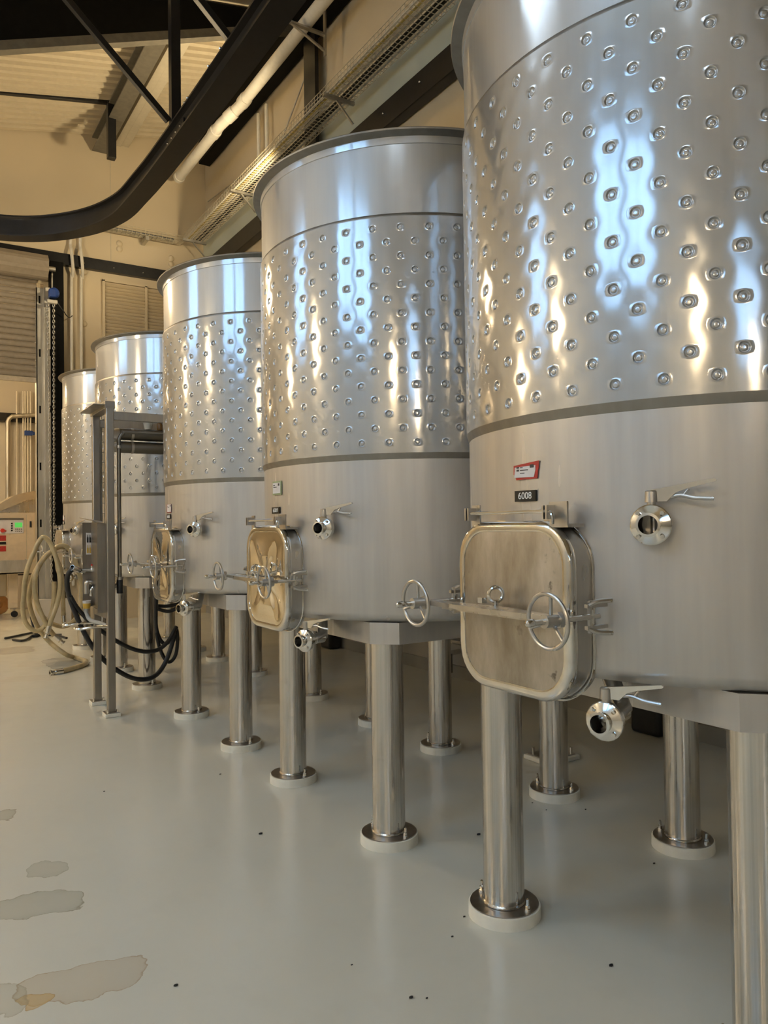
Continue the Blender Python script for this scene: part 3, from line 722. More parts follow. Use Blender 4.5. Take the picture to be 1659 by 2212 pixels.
TANK_LABELS = ['nearest dimpled stainless tank with black 6008 plate, cut by the right edge',
               'second dimpled stainless tank from the right with black 6009 plate and mirror hatch',
               'middle dimpled stainless tank of the five, just in front of the hose stand',
               'fourth dimpled stainless tank from the right, behind the hose stand and pipes',
               'farthest dimpled stainless tank beside the black door column, beige hose hung on it']
def tank(k):
    yc = TY0+TD*k+(TG if k > 2 else 0)
    t = thing('fermentation_tank', (TX, yc, 0), TANK_LABELS[k], 'tank', 'stainless wine tanks in a row')
    inst('band', 'top_band', lambda m: m.lathe([(RS,Z_US-.02),(RS,3.02),(RS,3.15),(RS,3.285)], 128), S_BAND, t)
    inst('seamhi', 'upper_seam', lambda m: m.lathe([(RJ,Z_US-.0125),(RJ-.001,Z_US-.004),(RS+.001,Z_US+.006),(RS-.001,Z_US+.007)], 128), S_EDGE, t)
    inst('jacket', 'dimple_jacket', jacket, S_JACKET, t, rz=math.radians((0, 1.3, 2.6, .8, 3.4)[k]), smooth=60)
    inst('seamlo', 'lower_seam', lambda m: m.lathe([(RJ,Z_LS+.0145),(RJ-.0005,Z_LS+.012),(RS+.001,Z_LS-.014),(RS-.001,Z_LS-.015)], 128), S_EDGE, t)
    inst('shell', 'lower_shell', lambda m: m.lathe([(RS,Z_LS+.02),(RS,1.6),(RS,1.35),(RS,1.09),(RS-.004,1.072),(RS-.014,1.058),(RS-.03,1.05)], 128), S_SHELL, t)
    inst('bottom', 'bottom_dish', lambda m: m.lathe([(RS-.03,1.05),(.6,1.025),(.3,1.0),(.001,.98)], 64), S_SHELL, t)
    inst('inside', 'inner_wall', lambda m: m.lathe([(.001,1.15),(RS-.012,1.2),(RS-.012,3.3)], 64), S_EDGE, t)
    inst('rimband', 'rim_ring', lambda m: m.lathe([(RS,3.283),(RS+.004,3.285),(RS+.005,3.30),(RS+.006,3.318)], 128), S_BAND, t)
    inst('rim', 'rim_flange', lambda m: m.lathe([(RS+.006,3.317),(RS+.046,3.330),(RS+.048,3.337),(RS+.044,3.341),(RS-.012,3.332),(RS-.012,3.30)], 128), S_EDGE, t)
    inst('frame', 'base_frame', frame_ring, S_SHELL, t, smooth=20)
    for sx in (-1, 1):
        for sy in (-1, 1):
            lg = inst('leg', 'leg', leg_fn, S_LEG, t, (sx*.5413, sy*.5245, 0))
            inst('pad', 'grout_pad', pad_fn, M_GROUT, lg); inst('plate', 'foot_plate', plate_fn, S_PLATE, lg)
            inst('bolt', 'anchor_bolt', bolt_fn, S_FIT, lg, (.022, -.107, 0)); inst('bolt', 'anchor_bolt', bolt_fn, S_FIT, lg, (-.022, .107, 0))
    inst('neck', 'manhole_neck', neck, S_SATIN, t); inst('weld', 'neck_weld', neck_weld, S_FIT, t, smooth=0)
    dm = inst('doorrim', 'manhole_door', door_rim, S_FIT, t)
    if k == 0: inst('pan0', 'door_panel', door_panel(0), S_DOOR, dm)
    elif k in (1, 2): inst('pan1', 'door_panel', door_panel(.0085), S_MIRROR, dm, smooth=80)['label'] = 'mirror-polished buckled door skin'
    else: inst('pan2', 'door_panel', door_panel(0), S_SATIN, dm)
    inst('hplatel', 'hinge_bracket', hinge_plate(.185, .225), S_SATIN, t, smooth=20); hp = inst('hplater', 'hinge_bracket', hinge_plate(-.20, -.13), S_SATIN, t, smooth=20); inst('hrod', 'hinge_pin', hinge_rod, S_FIT, hp)
    ca = inst('arm', 'clamp_arm', clamp_arm, S_SATIN, t, smooth=20); inst('eye', 'eye_bolt', eye_bolt, S_FIT, ca)
    for key, y, s in (('l', .352, -1), ('r', -.262, 1)):
        w = inst('wheel'+key, 'hand_wheel', wheel(y), S_SATIN, t); inst('sb'+key, 'swing_bolt', swing_bolt(y, s), S_FIT, w)
        inst('lug'+key, 'bolt_lug', lug(y, s), S_SATIN, t)
    for key, phi, r, z in (('up', -26.6, .905, 1.492), ('dr', -17.5, .885, .948)):
        ph = math.radians(phi); p = pol(ph, r, z)
        rz = math.atan2(p.y, p.x)
        v = inst('valve', 'butterfly_valve', valve_body, S_FIT, t, p, rz, smooth=15)
        inst('vbolts', 'flange_bolts', valve_bolts, S_FIT, v); inst('vdisc', 'valve_disc', valve_disc, S_SATIN, v)
        inst('vstem', 'valve_stem', valve_stem, S_SATIN, v); inst('lever', 'lever_handle', lever, S_FIT, v, smooth=20); inst('trig', 'lever_trigger', trigger, S_SATIN, v)
        if key == 'dr':
            q = pol(math.radians(-12), .70, 1.03)
            MBp = lambda m, a=p, b=q: m.tube([a-Vector((a.x, a.y, 0)).normalized()*.06, a-Vector((a.x, a.y, 0)).normalized()*.12+Vector((0,0,.01)), b], .026, 14)
            inst('drainpipe', 'drain_stub', MBp, S_SATIN, t)
    # number plate and paper tag
    x = -RS-.003
    pw = .094
    np_ = inst('plateno', 'number_plate', lambda m: m.bb((x-.003, .025-pw/2, 1.569), (x+.002, .025+pw/2, 1.603)), M_PLATE, t, smooth=0)
    txt = {0: '6008', 1: '6009'}.get(k)
    if txt:
        me = text_mesh(txt, .030); me.materials.clear(); me.materials.append(M_DIGIT)
        o = bpy.data.objects.new('plate_digits', me); COL.objects.link(o); o.parent = np_
        o.matrix_local = Matrix.Translation((x-.0034, .025, 1.586)) @ FACE @ Matrix.Diagonal((1.02, 1, 1, 1))
    else:
        inst('digbar', 'plate_digits', lambda m: [m.bb((x-.0034, .025-.030+.016*i, 1.577), (x-.003, .025-.030+.016*i+.011, 1.595)) for i in range(4)], M_DIGIT, np_, smooth=0)
    if k == 0:
        red = MB(); pts = [(.077,1.683),(-.036,1.692),(-.034,1.668),(-.031,1.664),(-.028,1.638),(.066,1.637),(.069,1.652),(.078,1.655)]
        red.prism([(-y, z) for y, z in pts], (x+.001, 0, 0), (0,-1,0), (0,0,1), 0, .0016)
        tg = red.build('paper_tag', M_REDTAPE, t, smooth=0, world=False)
        pts = [(.070,1.677),(-.022,1.679),(-.022,1.664),(-.014,1.643),(.073,1.645)]
        MB().prism([(-y, z) for y, z in pts], (x-.001, 0, 0), (0,-1,0), (0,0,1), 0, .0012).build('tag_paper', M_PAPER, tg, smooth=0, world=False)
        pr = MB()
        for a, b, c, d in ((.062,.050,1.673,1.678),(.062,.050,1.664,1.670),(.046,.034,1.6735,1.6765),(.046,.010,1.665,1.668),(.046,.026,1.656,1.6585),(.002,-.016,1.672,1.682)):
            pr.bb((x-.0026, min(a,b), c), (x-.0021, max(a,b), d))
        pr.build('tag_print', M_PRINT, tg, smooth=0, world=False)
    else:
        back = {1: M_GREENTAPE}.get(k, M_REDTAPE)
        tg = MB().bb((x-.0005, -.045, 1.665), (x+.001, .065, 1.737)).build('paper_tag', back, t, smooth=0, world=False) if k == 1 else MB().bb((x-.0005, -.03, 1.615), (x+.001, .072, 1.675)).build('paper_tag', back, t, smooth=0, world=False)
        z0 = 1.674 if k == 1 else 1.620
        MB().bb((x-.002, -.032, z0), (x-.0005, .058, z0+.054)).build('tag_paper', M_PAPER, tg, smooth=0, world=False)
        MB().bb((x-.0026, -.024, z0+.038), (x-.002, -.006, z0+.05)).bb((x-.0026, .01, z0+.03), (x-.002, .05, z0+.034)).bb((x-.0026, .03, z0+.04), (x-.002, .052, z0+.044)).build('tag_print', M_PRINT, tg, smooth=0, world=False)
    return t
tanks = [tank(k) for k in range(5)]

# ================================================================== HOSE STAND BETWEEN THE TANKS
def c4(x, y): return (x/3.95, 1150+y/3.95)
st = thing('hose_stand', (1.43, 6.64, 0), 'stainless post stand with open valve cabinet between middle and fourth tank', 'stand')
for y in (6.39, 6.90):
    p = MB().bb((1.40, y-.03, .012), (1.46, y+.03, 2.50)).build('post', S_STAND, st, bevel=.006)
    MB().bb((1.37, y-.06, 0), (1.49, y+.06, .03)).build('foot_pad', M_GROUT, p, bevel=.004)
    MB().bb((1.375, y-.055, .03), (1.485, y+.055, .036)).build('foot_plate', S_PLATE, p)
    for dx in (-.04, .04): MB().cyl((1.43+dx, y-.042, .036), (1.43+dx, y-.042, .06), .008, 8).build('bolt', S_FIT, p)
MB().bb((1.39, 6.36, 2.475), (1.47, 6.93, 2.535)).build('top_beam', S_STAND, st, bevel=.004)
MB().bb((1.30, 6.36, 2.50), (1.40, 6.93, 2.506)).build('top_plate', S_STAND, st)
for y, z0, z1 in ((6.39, 2.385, 2.455), (6.90, 2.385, 2.45)):
    MB().bb((1.46, y-.02, z0), (4.55, y+.02, z1)).build('rail', S_STAND, st, bevel=.004)
MB().bb((1.40, 6.42, 1.1), (1.46, 6.86, 1.16)).bb((1.40, 6.42, .78), (1.46, 6.86, .83)).build('cross_bar', S_STAND, st)
# cabinet
MB().bb((1.335, 6.415, .83), (1.40, 6.421, 1.55)).build('cabinet_near_side', S_STAND, st)
MB().bb((1.32, 6.925, .84), (1.465, 6.931, 1.56)).build('cabinet_far_side', S_STAND, st)
MB().bb((1.39, 6.421, .84), (1.396, 6.925, 1.56)).build('cabinet_back', S_STAND, st)
hd = MB(); a = [(1.30, 6.40, 1.565), (1.30, 6.94, 1.60), (1.47, 6.94, 1.57), (1.47, 6.40, 1.52)]
hd.add(a+[(x, y, z+.006) for x, y, z in a], [(3,2,1,0),(4,5,6,7),(0,1,5,4),(1,2,6,5),(2,3,7,6),(3,0,4,7)]); hd.build('cabinet_hood', S_STAND, st, smooth=0)
def far(px, py, dy=0): return at(px, py, 1, 6.92-dy)
A = far(186, 1151); B = far(213, 1197)
sg = MB().bb((A.x, 6.917, B.z), (B.x, 6.923, A.z)).build('bottle_chart', M_PAPER, st, smooth=0)
w = (B.x-A.x)/5.2
for i in range(5):
    cx = A.x+w*(i+.6); zt = A.z-.012; hgt = (A.z-B.z)
    for z0, mt in ((A.z-hgt*.45, M_PLATE), (B.z+.012, M_AMBER)):
        mb = MB(); s = hgt*.36
        mb.prism([(-w*.33,0),(w*.33,0),(w*.33,s*.6),(w*.12,s*.75),(w*.12,s),(-w*.12,s),(-w*.12,s*.75),(-w*.33,s*.6)], (cx, 6.917, z0), (1,0,0), (0,0,1), 0, .002)
        mb.build('bottle_print', mt, sg, smooth=0)
# manifold with red handled valves
a = far(170, 1232, .03); b = far(216, 1232, .03)
mf = MB().cyl(a, b, .016, 14).build('manifold_pipe', S_FIT, st)
for px in (199, 204, 209):
    p = far(px, 1231, .03)
    v = MB().cyl(p, p+Vector((0,0,.035)), .010, 10).ball(p, .02, 10).build('tap', S_FIT, mf)
    MB().box(p+Vector((0,-.004,.042)), (.016,.03,.014)).build('tap_handle', M_RED, v, bevel=.003) if False else MB().box(p+Vector((0,-.004,.042)), (.016,.03,.014)).build('tap_handle', M_RED, mf)
p = far(203, 1262, .03)
tp = MB().tube(smooth_path([p+Vector((.03,0,-.02)), p+Vector((0,-.005,-.02)), p+Vector((-.025,-.008,-.05)), p+Vector((-.025,-.008,-.10))], 5), .014, 12).cyl(p+Vector((0,0,-.02)), p+Vector((0,0,.025)), .009, 10).build('water_tap', S_FIT, st)
MB().bar(p+Vector((-.035,0,.03)), p+Vector((.03,0,.026)), .012, .008).build('tap_lever', M_RED, tp)
p = far(187, 1265, .03)
MB().tube(smooth_path([p+Vector((.045,0,.02)), p+Vector((.01,0,.03)), p+Vector((0,0,-.0)), p+Vector((0,0,-.07))], 5), .022, 14).build('elbow', S_SATIN, st)
p = far(187, 1298, .05)
cu = MB().lathe([(.001,-.065),(.026,-.065),(.034,0),(.036,.002),(.033,0),(.025,-.06),(.001,-.06)], 20, p).build('drip_cup', M_PAPER, st)
MB().lathe([(.027,-.064),(.0325,-.02)], 20, p).build('cup_residue', M_AMBER, cu)
pts = [p+Vector((0,0,-.065)), p+Vector((0,0,-.11)), p+Vector((.02,-.05,-.16)), p+Vector((.07,-.2,-.175)), Vector((1.42, 6.45, p.z-.18))]
MB().tube(smooth_path(pts, 6), .016, 10).build('drain_hose', M_GREYPVC, st)
for (y, z) in ((6.39, .72), (6.90, .70)):
    MB().tube(smooth_path([(1.40, y, z), (1.30, y+.02, z), (1.20, y+.05, z-.01), (1.17, y+.10, z-.01), (1.20, y+.16, z-.01)], 5), .011, 8).build('hose_hook', S_FIT, st)
# grey hoses and wire ladder rising beside the rear post
ld_ = thing('wire_ladder', (1.47, 7.0, 1.5), 'narrow wire cable ladder rising beside the rear post of the hose stand', 'cable tray')
mb = MB()
for x in (1.425, 1.445, 1.50, 1.52): mb.cyl((x, 7.0, 1.5), (x, 7.0, 2.5), .004, 6)
for i in range(11): mb.bar((1.42, 6.996, 1.55+.09*i), (1.525, 6.996, 1.55+.09*i), .006, .006)
mb.build('wires', S_GALV, ld_, smooth=0)
for x, lab in ((1.435, 'pale grey hose strapped left on the wire ladder of the hose stand'), (1.478, 'pale grey hose strapped right on the wire ladder of the hose stand')):
    tag(MB().tube(smooth_path([(x, 6.965, 1.45), (x, 6.965, 1.9), (x, 6.965, 2.3), (x+.02, 6.965, 2.42), (x+.12, 6.965, 2.47)], 6), .017, 10).build('grey_hose', M_GREYPVC), lab, 'hose', 'grey hoses on the hose stand')
# overhead pipes running back to the wall
for z, lab in ((2.305, 'upper thick dark steel pipe running back between the tanks'), (2.195, 'lower thick dark steel pipe running back between the tanks')):
    o = thing('service_pipe', (1.52, 6.64, z), lab, 'pipe', 'thick service pipes between the tanks')
    MB().cyl((1.56, 6.64, z), (4.57, 6.64, z), .05, 20).build('pipe_run', S_DARK, o)
    MB().cyl((1.50, 6.64, z), (1.56, 6.64, z), .034, 20, .05).build('reducer', S_SATIN, o)
    MB().cyl((1.66, 6.64, z), (1.68, 6.64, z), .053, 20).build('coupling', S_SATIN, o)
tag(MB().tube([(1.57, 6.76, 2.28), (1.53, 6.76, 2.25), (1.51, 6.76, 2.2), (1.51, 6.76, 1.45)], .028, 12).build('down_pipe', M_GREYPVC), 'pale grey down pipe behind the front post of the hose stand', 'pipe')
sp = thing('bent_pipe', (1.505, 6.40, 1.05), 'slim dark steel pipe turning down in front of the thick pipes', 'pipe')
MB().tube(smooth_path([(1.505, 6.40, 1.08), (1.505, 6.40, 1.6), (1.505, 6.40, 2.15), (1.51, 6.40, 2.24), (1.545, 6.40, 2.285), (1.61, 6.40, 2.295), (2.4, 6.40, 2.295), (4.5, 6.40, 2.295)], 6), .016, 12).build('pipe_run', S_DARK, sp)
for z in (1.10, 2.17): MB().cyl((1.505, 6.40, z-.012), (1.505, 6.40, z+.012), .021, 14).build('coupling', S_SATIN, sp)
MB().cyl((1.505, 6.40, .98), (1.505, 6.40, 1.09), .024, 12).build('hose_end', M_BLACKRUBBER, sp)
p = at(330, 914, 1, 6.64); p.z = 2.355
cp = MB().lathe([(.001,0),(.030,0),(.041,.055),(.043,.056),(.039,.055),(.028,.003),(.001,.003)], 20, (p.x-.04, 6.64, 2.355)).build('plastic_cup', M_CUP)
tag(cp, 'clear plastic cup standing on the upper thick pipe', 'cup')
bt = thing('small_bottle', (p.x+.06, 6.64, 2.355), 'small brown bottle standing beside the cup on the thick pipe', 'bottle')
MB().lathe([(.001,0),(.022,0),(.023,.05),(.012,.068),(.011,.078),(.001,.078)], 16, (p.x+.06, 6.64, 2.355)).build('body', M_BROWNGLASS, bt)
MB().cyl((p.x+.06, 6.64, 2.432), (p.x+.06, 6.64, 2.448), .0125, 12).build('cap', M_AMBER, bt)

# hoses
def hose(name, pts, r, mat, label, cat='hose', group=None, fit0=None, fit1=None, n=6):
    pts = smooth_path(pts, n)
    o = thing(name, pts[0], label, cat, group)
    MB().tube(pts, r, 12).build('tube', mat, o, smooth=60)
    for flag, p, q in ((fit0, pts[0], pts[2]), (fit1, pts[-1], pts[-3])):
        if flag:
            d = (p-q).normalized()
            MB().lathe([(r*1.02,-.09),(r*1.12,-.09),(r*1.12,-.01),(r*.8,0),(r*.8,.03),(r*1.15,.032),(r*1.15,.045),(r*.6,.045),(r*.6,-.02),(r*.0,-.02)], 18, p, d).build('hose_coupling', S_FIT, o)
    return o
def g(px, py, z=.028): return at(px, py, 2, z)
def yy(L, Y0, Y1):
    out = []
    for i, (x, y) in enumerate(L):
        t = i/(len(L)-1); px, py = c4(x, y); out.append(at(px, py, 1, Y0+(Y1-Y0)*t))
    return out
hose('wine_hose', [g(117,1452), g(140,1448), g(165,1441), g(184,1434), g(186,1429), g(176,1425), g(160,1420)]+[at(*c4(x,y),1,Y) for x, y, Y in ((560,1040,9.25),(440,950,9.35),(350,850,9.38),(290,740,9.36),(250,600,9.34),(258,470,9.32),(300,340,9.31),(365,230,9.30),(440,160,9.32),(520,125,9.42),(600,150,9.5))], .026, M_BEIGEHOSE, 'beige wine hose trailing from the far tank onto the floor', fit0=True, group='beige hoses on the far tank')
hose('wine_hose', yy([(400,868),(440,740),(490,600),(512,470),(505,330),(470,190),(425,85),(375,40),(335,75),(290,170),(240,290),(212,420),(200,560),(195,660),(215,760),(262,820),(320,840),(380,800),(440,690),(460,560),(462,420)], 9.15, 9.30), .026, M_BEIGEHOSE, 'beige wine hose looped highest on the far tank, coupling pointing down', fit0=True, group='beige hoses on the far tank')
hose('wine_hose', yy([(515,925),(450,865),(390,770),(330,640),(295,500),(300,380),(350,260),(430,170),(520,110),(600,150),(660,300),(700,480),(690,640),(640,745),(560,800),(470,790),(380,735),(320,640),(300,540)], 9.22, 9.42), .026, M_BEIGEHOSE, 'beige wine hose in a wide loop on the far tank, coupling near the floor', fit0=True, group='beige hoses on the far tank')
hose('wine_hose', yy([(545,775),(540,640),(535,480),(520,330),(480,215)], 9.36, 9.38), .024, M_BEIGEHOSE, 'short beige hose end hanging straight down from the far tank', fit0=True, group='beige hoses on the far tank')
nz = far(170, 1232, .03)
hose('water_hose', [nz+Vector((.01,0,0))]+yy([(630,312),(585,350),(572,430),(590,540),(640,680),(710,840),(800,990),(910,1110),(1020,1190),(1130,1242),(1240,1254),(1330,1218),(1400,1130),(1450,1010),(1490,870)], 6.86, 7.08), .021, M_BLACKRUBBER, 'black rubber hose sagging lowest from the stand past the fourth tank', fit0=True, group='black rubber hoses')
hose('water_hose', yy([(600,545),(660,645),(760,755),(900,865),(1000,930),(1120,990),(1240,1017),(1350,1000),(1430,935),(1480,850),(1505,805)], 6.9, 7.08), .019, M_BLACKRUBBER, 'black rubber hose sagging above the lowest one from the stand', group='black rubber hoses')
hose('water_hose', yy([(1335,560),(1330,700),(1335,820),(1370,920),(1420,950),(1470,890),(1500,815),(1515,900),(1500,1040),(1450,1105),(1400,1070),(1355,960),(1335,850)], 7.15, 7.15), .017, M_BLACKRUBBER, 'black rubber hose coil hanging behind the hatch of the middle tank', group='black rubber hoses')
hose('water_hose', yy([(1330,628),(1440,628),(1530,602),(1560,560)], 7.6, 7.5), .018, M_BLACKRUBBER, 'short black hose arc below the middle hatch, upper of two', group='black rubber hoses')
hose('water_hose', yy([(1330,648),(1430,674),(1500,650),(1540,600)], 7.5, 7.4), .018, M_BLACKRUBBER, 'short black hose arc below the middle hatch, lower of two', group='black rubber hoses')

# black folded stand lying on the floor
tr = thing('folded_tripod', at(75, 1375, 2, 0), 'black folded metal tripod lying on the floor before the door', 'tripod')
def gs(L, z=.02): return [at(px, py, 2, z) for px, py in L]
for L in ([(11,1379),(45,1372),(78,1365)], [(28,1382),(46,1384),(58,1381),(72,1373),(84,1373)], [(80,1372),(105,1372),(133,1371)], [(118,1370),(130,1374),(144,1378)]):
    MB().tube(smooth_path(gs(L), 4), .016, 8).build('tripod_leg', M_BLACKRUBBER, tr)
p = at(76, 1372, 2, .03); MB().ball(p, .05, 10, (1,1,.7)).build('hub', M_BLACKRUBBER, tr)
MB().cyl(p, p+Vector((-.05,.05,.26)), .014, 8).build('upright', M_BLACKRUBBER, tr)

# ================================================================== ROOM BEYOND THE DOOR
PY = 14.6
def m(px, py, y=PY): return at(px, py, 1, y)
pr = thing('grape_press', (1.2, PY, 0), 'stainless wine press coloured as warmly lit, with green display, standing beyond the roller door', 'machine')
a = m(76, 1107); b = m(76, 1213)
MB().bb((-.6, PY, b.z), (a.x, PY+.9, a.z)).build('cabinet', M_WARMMACHINE, pr, bevel=.01)
MB().bb((m(57,1150).x-.006, PY-.004, b.z+.02), (m(57,1150).x+.006, PY+.002, a.z-.04)).build('door_gap', M_CHANNEL, pr, smooth=0)
h0 = m(66, 1126); h1 = m(66, 1139); MB().bb((h0.x-.015, PY-.02, h1.z), (h0.x+.015, PY, h0.z)).build('door_handle', M_BLACKRUBBER, pr, bevel=.004)
hood = [m(-40,1107), m(-40,1101), m(0,1088), m(31,1070), m(55,1064), m(80,1060), m(80,1078), m(56,1081), m(25,1094), m(0,1104)]
MB().prism([(q.x, q.z) for q in hood], (0, PY-.05, 0), (1,0,0), (0,0,1), -1.0, 0).build('hood', M_HOOD, pr, smooth=40)
infill = [m(-40,1107), m(0,1102), m(25,1092), m(56,1079), m(78,1078), m(78,1107)]
MB().prism([(q.x, q.z) for q in infill], (0, PY+.03, 0), (1,0,0), (0,0,1), -.8, 0).build('hood_end', S_SATIN, pr, smooth=0)
a = m(-20, 1123); b = m(51, 1152)
pn = MB().bb((a.x, PY-.012, b.z), (b.x, PY, a.z)).build('control_panel', M_PAPER, pr, bevel=.003)
MB().bb((a.x, PY-.03, a.z), (b.x, PY, a.z+.03)).build('panel_hood', M_GREYBEAM, pn, smooth=0)
a = m(32, 1129); b = m(48, 1139); MB().bb((a.x, PY-.016, b.z), (b.x, PY-.011, a.z)).build('display', M_SCREEN, pn, smooth=0)
for i in range(4):
    q = m(25.3, 1131+5*i); MB().bb((q.x-.014, PY-.02, q.z-.012), (q.x+.014, PY-.011, q.z+.012)).build('button', M_PLATE, pn, smooth=0)
for i in range(8):
    q = m(34+4*(i % 4), 1143+4.5*(i//4)); MB().bb((q.x-.009, PY-.018, q.z-.007), (q.x+.009, PY-.011, q.z+.007)).build('key', M_GREYBEAM, pn, smooth=0)
q = m(5, 1146); MB().cyl(q+Vector((0,-.011,0)), q+Vector((0,-.06,0)), .035, 16).build('stop_button', M_RED, pn)
q = m(12, 1147); MB().bb((q.x-.012, PY-.02, q.z-.012), (q.x+.012, PY-.011, q.z+.012)).build('button', M_REDTAPE, pn, smooth=0)
for y0, y1, mt in ((1157,1168,M_REDTAPE),(1171,1176,M_PLATE),(1180,1191,M_REDTAPE)):
    a = m(-16, y0); b = m(13, y1); MB().bb((a.x, PY-.004, b.z), (b.x, PY+.001, a.z)).build('warning_strip', mt, pr, smooth=0)
a = m(-60, 1213, PY-.35); b = m(63, 1238, PY-.35)
MB().bb((a.x, PY-.35, b.z), (b.x, PY+.1, b.z+.02)).bb((a.x, PY-.35, b.z), (b.x, PY-.33, a.z)).bb((b.x-.02, PY-.35, b.z), (b.x, PY+.1, a.z)).build('juice_tray', S_GALV, pr)
a = m(18, 1238, PY); b = m(39, 1313, PY)
MB().bb((a.x, PY, b.z), (b.x, PY+.12, a.z+.06)).build('leg', M_WARMMACHINE, pr, bevel=.006)
MB().bb((-.5, PY+.1, m(0,1290).z), (m(17,1290).x, PY+.5, m(0,1240).z)).build('under_tank', M_HOOD, pr, bevel=.02)
q = m(31, 1314, PY+.05); 
MB().box(q+Vector((-.02,0,0)), (.08,.05,.03)).build('caster_fork', S_GALV, pr); MB().cyl((q.x, q.y-.02, .055), (q.x, q.y+.02, .055), .055, 18).build('caster_wheel', M_BLACKRUBBER, pr)
MB().cyl((q.x, q.y, .1), (q.x, q.y, b.z+.02), .014, 8).build('caster_stem', S_GALV, pr)
q = at(0, 1312, 1, 15.0); 
wh = MB().lathe([(.07,-.05),(.17,-.05),(.18,-.03),(.18,.03),(.17,.05),(.07,.05),(.05,.02),(.001,.02)], 24, (q.x, 15.3, .18), (0,-1,0)).build('cart_wheel', M_ORANGE); tag(wh, 'orange cart wheel standing under the press at the left edge', 'wheel')
q = at(47, 1262, 2, 0)
wbk = thing('white_bucket', (at(47,1262,1,16.2).x, 16.2, 0), 'white plastic drum with a rounded top behind the press', 'drum')
bx = at(47, 1262, 1, 16.2).x
MB().lathe([(.001,0),(.15,0),(.16,.04),(.17,.62),(.15,.68),(.10,.74),(.10,.80),(.001,.81)], 24, (bx, 16.2, 0)).build('body', M_PAPER, wbk); MB().torus((bx, 16.2, .66), (0,0,1), .16, .012, 24, 6).build('ring', M_PLATE, wbk)
# pipework on the back wall
beam('wall_girt', MB().bb((-5.9, 17.88, 3.82), (4.6, 17.98, 4.0)), M_BLACKPAINT, 'black girt on the far wall seen through the roller door')
def bk(px, py): return at(px, py, 1, 17.8)
a = bk(17, 1085); b = bk(17, 905); c = bk(90, 896)
tag(MB().tube([a, b-Vector((0,0,.06)), b+Vector((.02,0,0)), b+Vector((.08,0,.06)), c], .045, 14).build('wall_pipe', S_GALV), 'bright galvanised pipe with an elbow on the far wall beyond the door', 'pipe')
names_ = ('leftmost', 'second', 'third', 'fourth', 'fifth')
for px, nm_ in zip((37, 51, 55.5, 61, 67), names_):
    a = bk(px, 1085); b = bk(px, 895)
    tag(MB().cyl(a+Vector((0,.05,0)), (b.x, 17.85, b.z+.5), .016, 8).build('wall_conduit', M_WHITEPVC), '%s of the thin conduits on the far wall beyond the door' % nm_, 'pipe', 'thin conduits on the far wall')
p = bk(60, 937); tag(MB().box(p+Vector((0,-.12,0)), (.16,.1,.1)).cyl(p+Vector((.08,-.12,0)), p+Vector((.12,-.12,0)), .04, 12).build('actuator', M_BLUE, bevel=.02), 'blue valve actuator on the conduits of the far wall', 'valve')

# ================================================================== BEHIND THE TANKS
def bin_(y0, y1, x0, x1, h, label):
    o = thing('black_bin', ((x0+x1)/2, (y0+y1)/2, 0), label, 'bin', 'black bins along the side wall')
    MB().bb((x0, y0, 0), (x1, y1, h)).build('body', M_BLACKRUBBER, o, bevel=.03); MB().bb((x0-.008, y0-.008, h), (x1+.008, y1+.008, h+.025)).build('lid', M_BLACKRUBBER, o, bevel=.01)
bin_(3.47, 3.72, 4.42, 4.58, .36, 'small black plastic bin against the wall behind the nearest tank')
bin_(8.22, 8.5, 4.40, 4.57, .36, 'small black plastic bin against the wall behind the middle tank')
sk = thing('floor_socket', (3.5, 3.57, 0), 'low bolted floor plate hidden behind the second tank rear leg', 'floor plate')
MB().bb((3.36, 3.46, 0), (3.64, 3.68, .03)).build('pad', M_GROUT, sk, bevel=.006); MB().bb((3.38, 3.48, .03), (3.62, 3.66, .036)).build('plate', S_PLATE, sk)
for x, y in ((3.40, 3.63), (3.6, 3.5)): MB().cyl((x, y, .036), (x, y, .075), .01, 8).build('bolt', S_FIT, sk)
for z, r, y0, y1, lab in ((.52, .035, 4.9, 5.98, 'short stainless wall pipe, highest behind the second tank'), (.36, .022, 4.9, 7.6, 'long slim stainless pipe low on the side wall'), (.46, .018, 5.6, 7.6, 'second slim stainless pipe low on the side wall')):
    tag(MB().cyl((4.54, y0, z), (4.54, y1, z), r, 14).build('wall_pipe', S_SATIN), lab, 'pipe', 'low pipes on the side wall')
tag(MB().cyl((4.49, 6.62, .28), (4.49, 6.62, .62), .02, 12).build('riser_pipe', S_SATIN), 'short vertical stainless riser across the low wall pipes', 'pipe')
dv = thing('floor_drain_valve', (4.5, 5.9, .08), 'stainless stub valve pointing down behind the nearest hatch', 'valve')
MB().cyl((4.62, 5.95, .26), (4.44, 5.9, .26), .025, 12).build('body', S_FIT, dv); MB().cyl((4.46, 5.9, .26), (4.46, 5.9, .08), .03, 14).build('outlet', S_DARK, dv)
# crumbs on the floor
for i, (px, py, s) in enumerate(((888,2156,.007),(922,2157,.004),(1320,2087,.008),(1413,1866,.006),(1150,1735,.005),(1265,1749,.005),(1034,1804,.010),(563,1802,.009),(476,1673,.006),(1003,1981,.005),(977,2024,.005),(380,2130,.007),(760,2085,.004),(1180,1750,.004),(225,1710,.005))):
    q = at(px, py, 2, 0)
    o = MB().ball((q.x, q.y, s*.45), s, 6, (1.3, .8, .5)).build('crumb', M_BLACKRUBBER, smooth=0); tag(o, 'tiny dark crumb lying on the grey floor', 'debris', 'crumbs scattered on the floor')
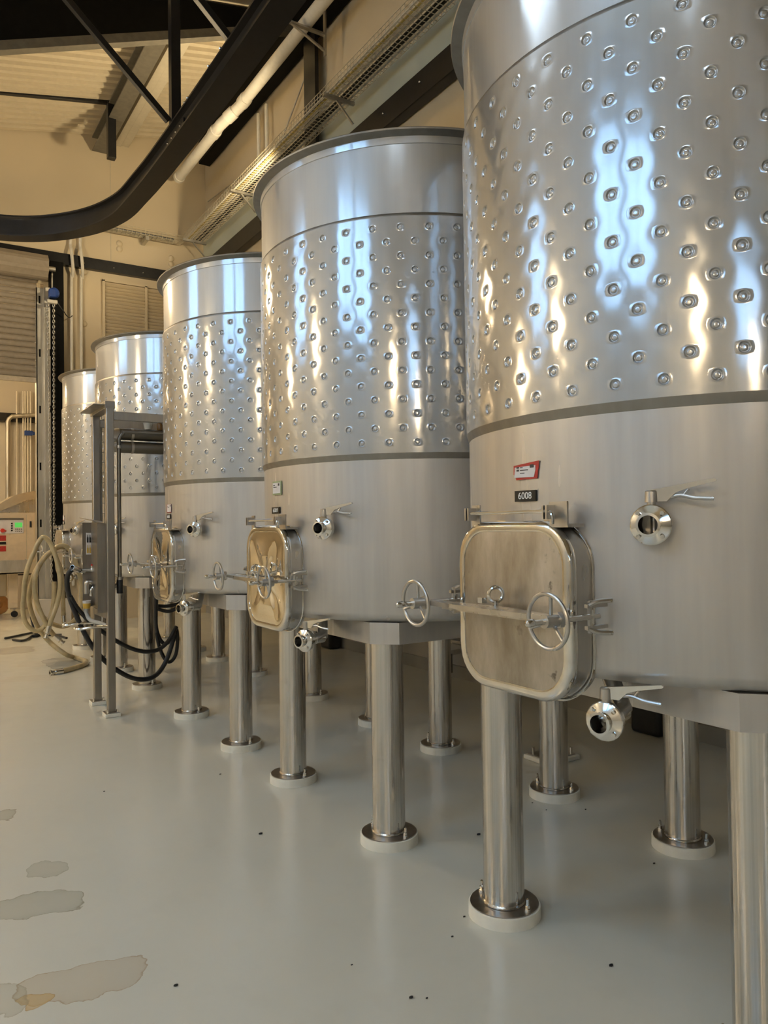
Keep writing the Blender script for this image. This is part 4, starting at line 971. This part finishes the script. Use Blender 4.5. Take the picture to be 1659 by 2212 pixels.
# ================================================================== LAMPS
def high_bay(x, y, z, label):
    o = thing('high_bay_lamp', (x, y, z), label, 'lamp', 'high-bay lamps over the aisle')
    b = Vector((x, y, z))
    MB().lathe([(.13,-.16),(.20,-.14),(.24,-.02),(.22,.10),(.14,.18),(.001,.18)], 24, b).build('refractor', M_LENS, o)
    MB().lathe([(.001,.42),(.10,.42),(.13,.38),(.14,.19),(.001,.185)], 24, b).build('ballast_housing', M_GREYPVC, o)
    MB().cyl(b+Vector((0,0,.42)), (x, y, roofz(x)-.02), .012, 8).build('stem', M_BLACKPAINT, o)
for y, lab in ((10.6, 'warm high-bay lamp over the aisle nearest the end wall'), (5.6, 'warm high-bay lamp over the aisle opposite the middle tank'), (-3.6, 'warm high-bay lamp over the aisle behind the camera'), (-9.6, 'warm high-bay lamp far behind the camera')):
    high_bay(-5.6, y, 4.25, lab)
high_bay(.1, 9.7, 4.6, 'added warm fill lamp close to the roller door')  # unseen lamp added to brighten the end wall
for x, y, lab in ((.5, 14.4, 'warm lamp beyond the roller door, close to the opening'), (-1.5, 16.4, 'added warm fill lamp beyond the roller door, near the far wall')):  # second lamp is unseen, added to brighten the floor behind the door
    o = thing('high_bay_lamp', (x, y, 4.55), lab, 'lamp')
    MB().lathe([(.13,-.16),(.20,-.14),(.24,-.02),(.22,.10),(.14,.18),(.001,.18)], 24, (x,y,4.55)).build('refractor', M_LENS, o)
    MB().cyl((x,y,4.73), (x,y,5.6), .05, 12).build('stem', M_GREYPVC, o)
# uplight on the side wall, behind the second tank
ul = thing('wall_uplight', (4.12, 9.15, 5.52), 'black uplight bracketed to the side wall behind the tanks', 'lamp')
MB().box((4.12,9.15,5.52), (.22,.3,.12), (1,0,.3), (0,1,0)).build('housing', M_BLACKPAINT, ul, bevel=.01)
MB().bb((4.12,9.13,5.46), (4.645,9.17,5.50)).build('bracket', M_BLACKPAINT, ul, smooth=0)
ld = bpy.data.lights.new('uplight_beam', 'SPOT'); ld.energy = 330; ld.color = (1,.80,.50); ld.spot_size = math.radians(125); ld.spot_blend = .5; ld.shadow_soft_size = .12
lo = bpy.data.objects.new('uplight_beam', ld); COL.objects.link(lo); lo.parent = ul; lo.location = (-.05, .05, .12)
lo.rotation_euler = (Vector((1.6, 11.3, 8.0))-Vector((4.07,9.2,5.64))).to_track_quat('-Z', 'Y').to_euler()
for o in list(bpy.data.objects):
    if '_w' in o: del o['_w']
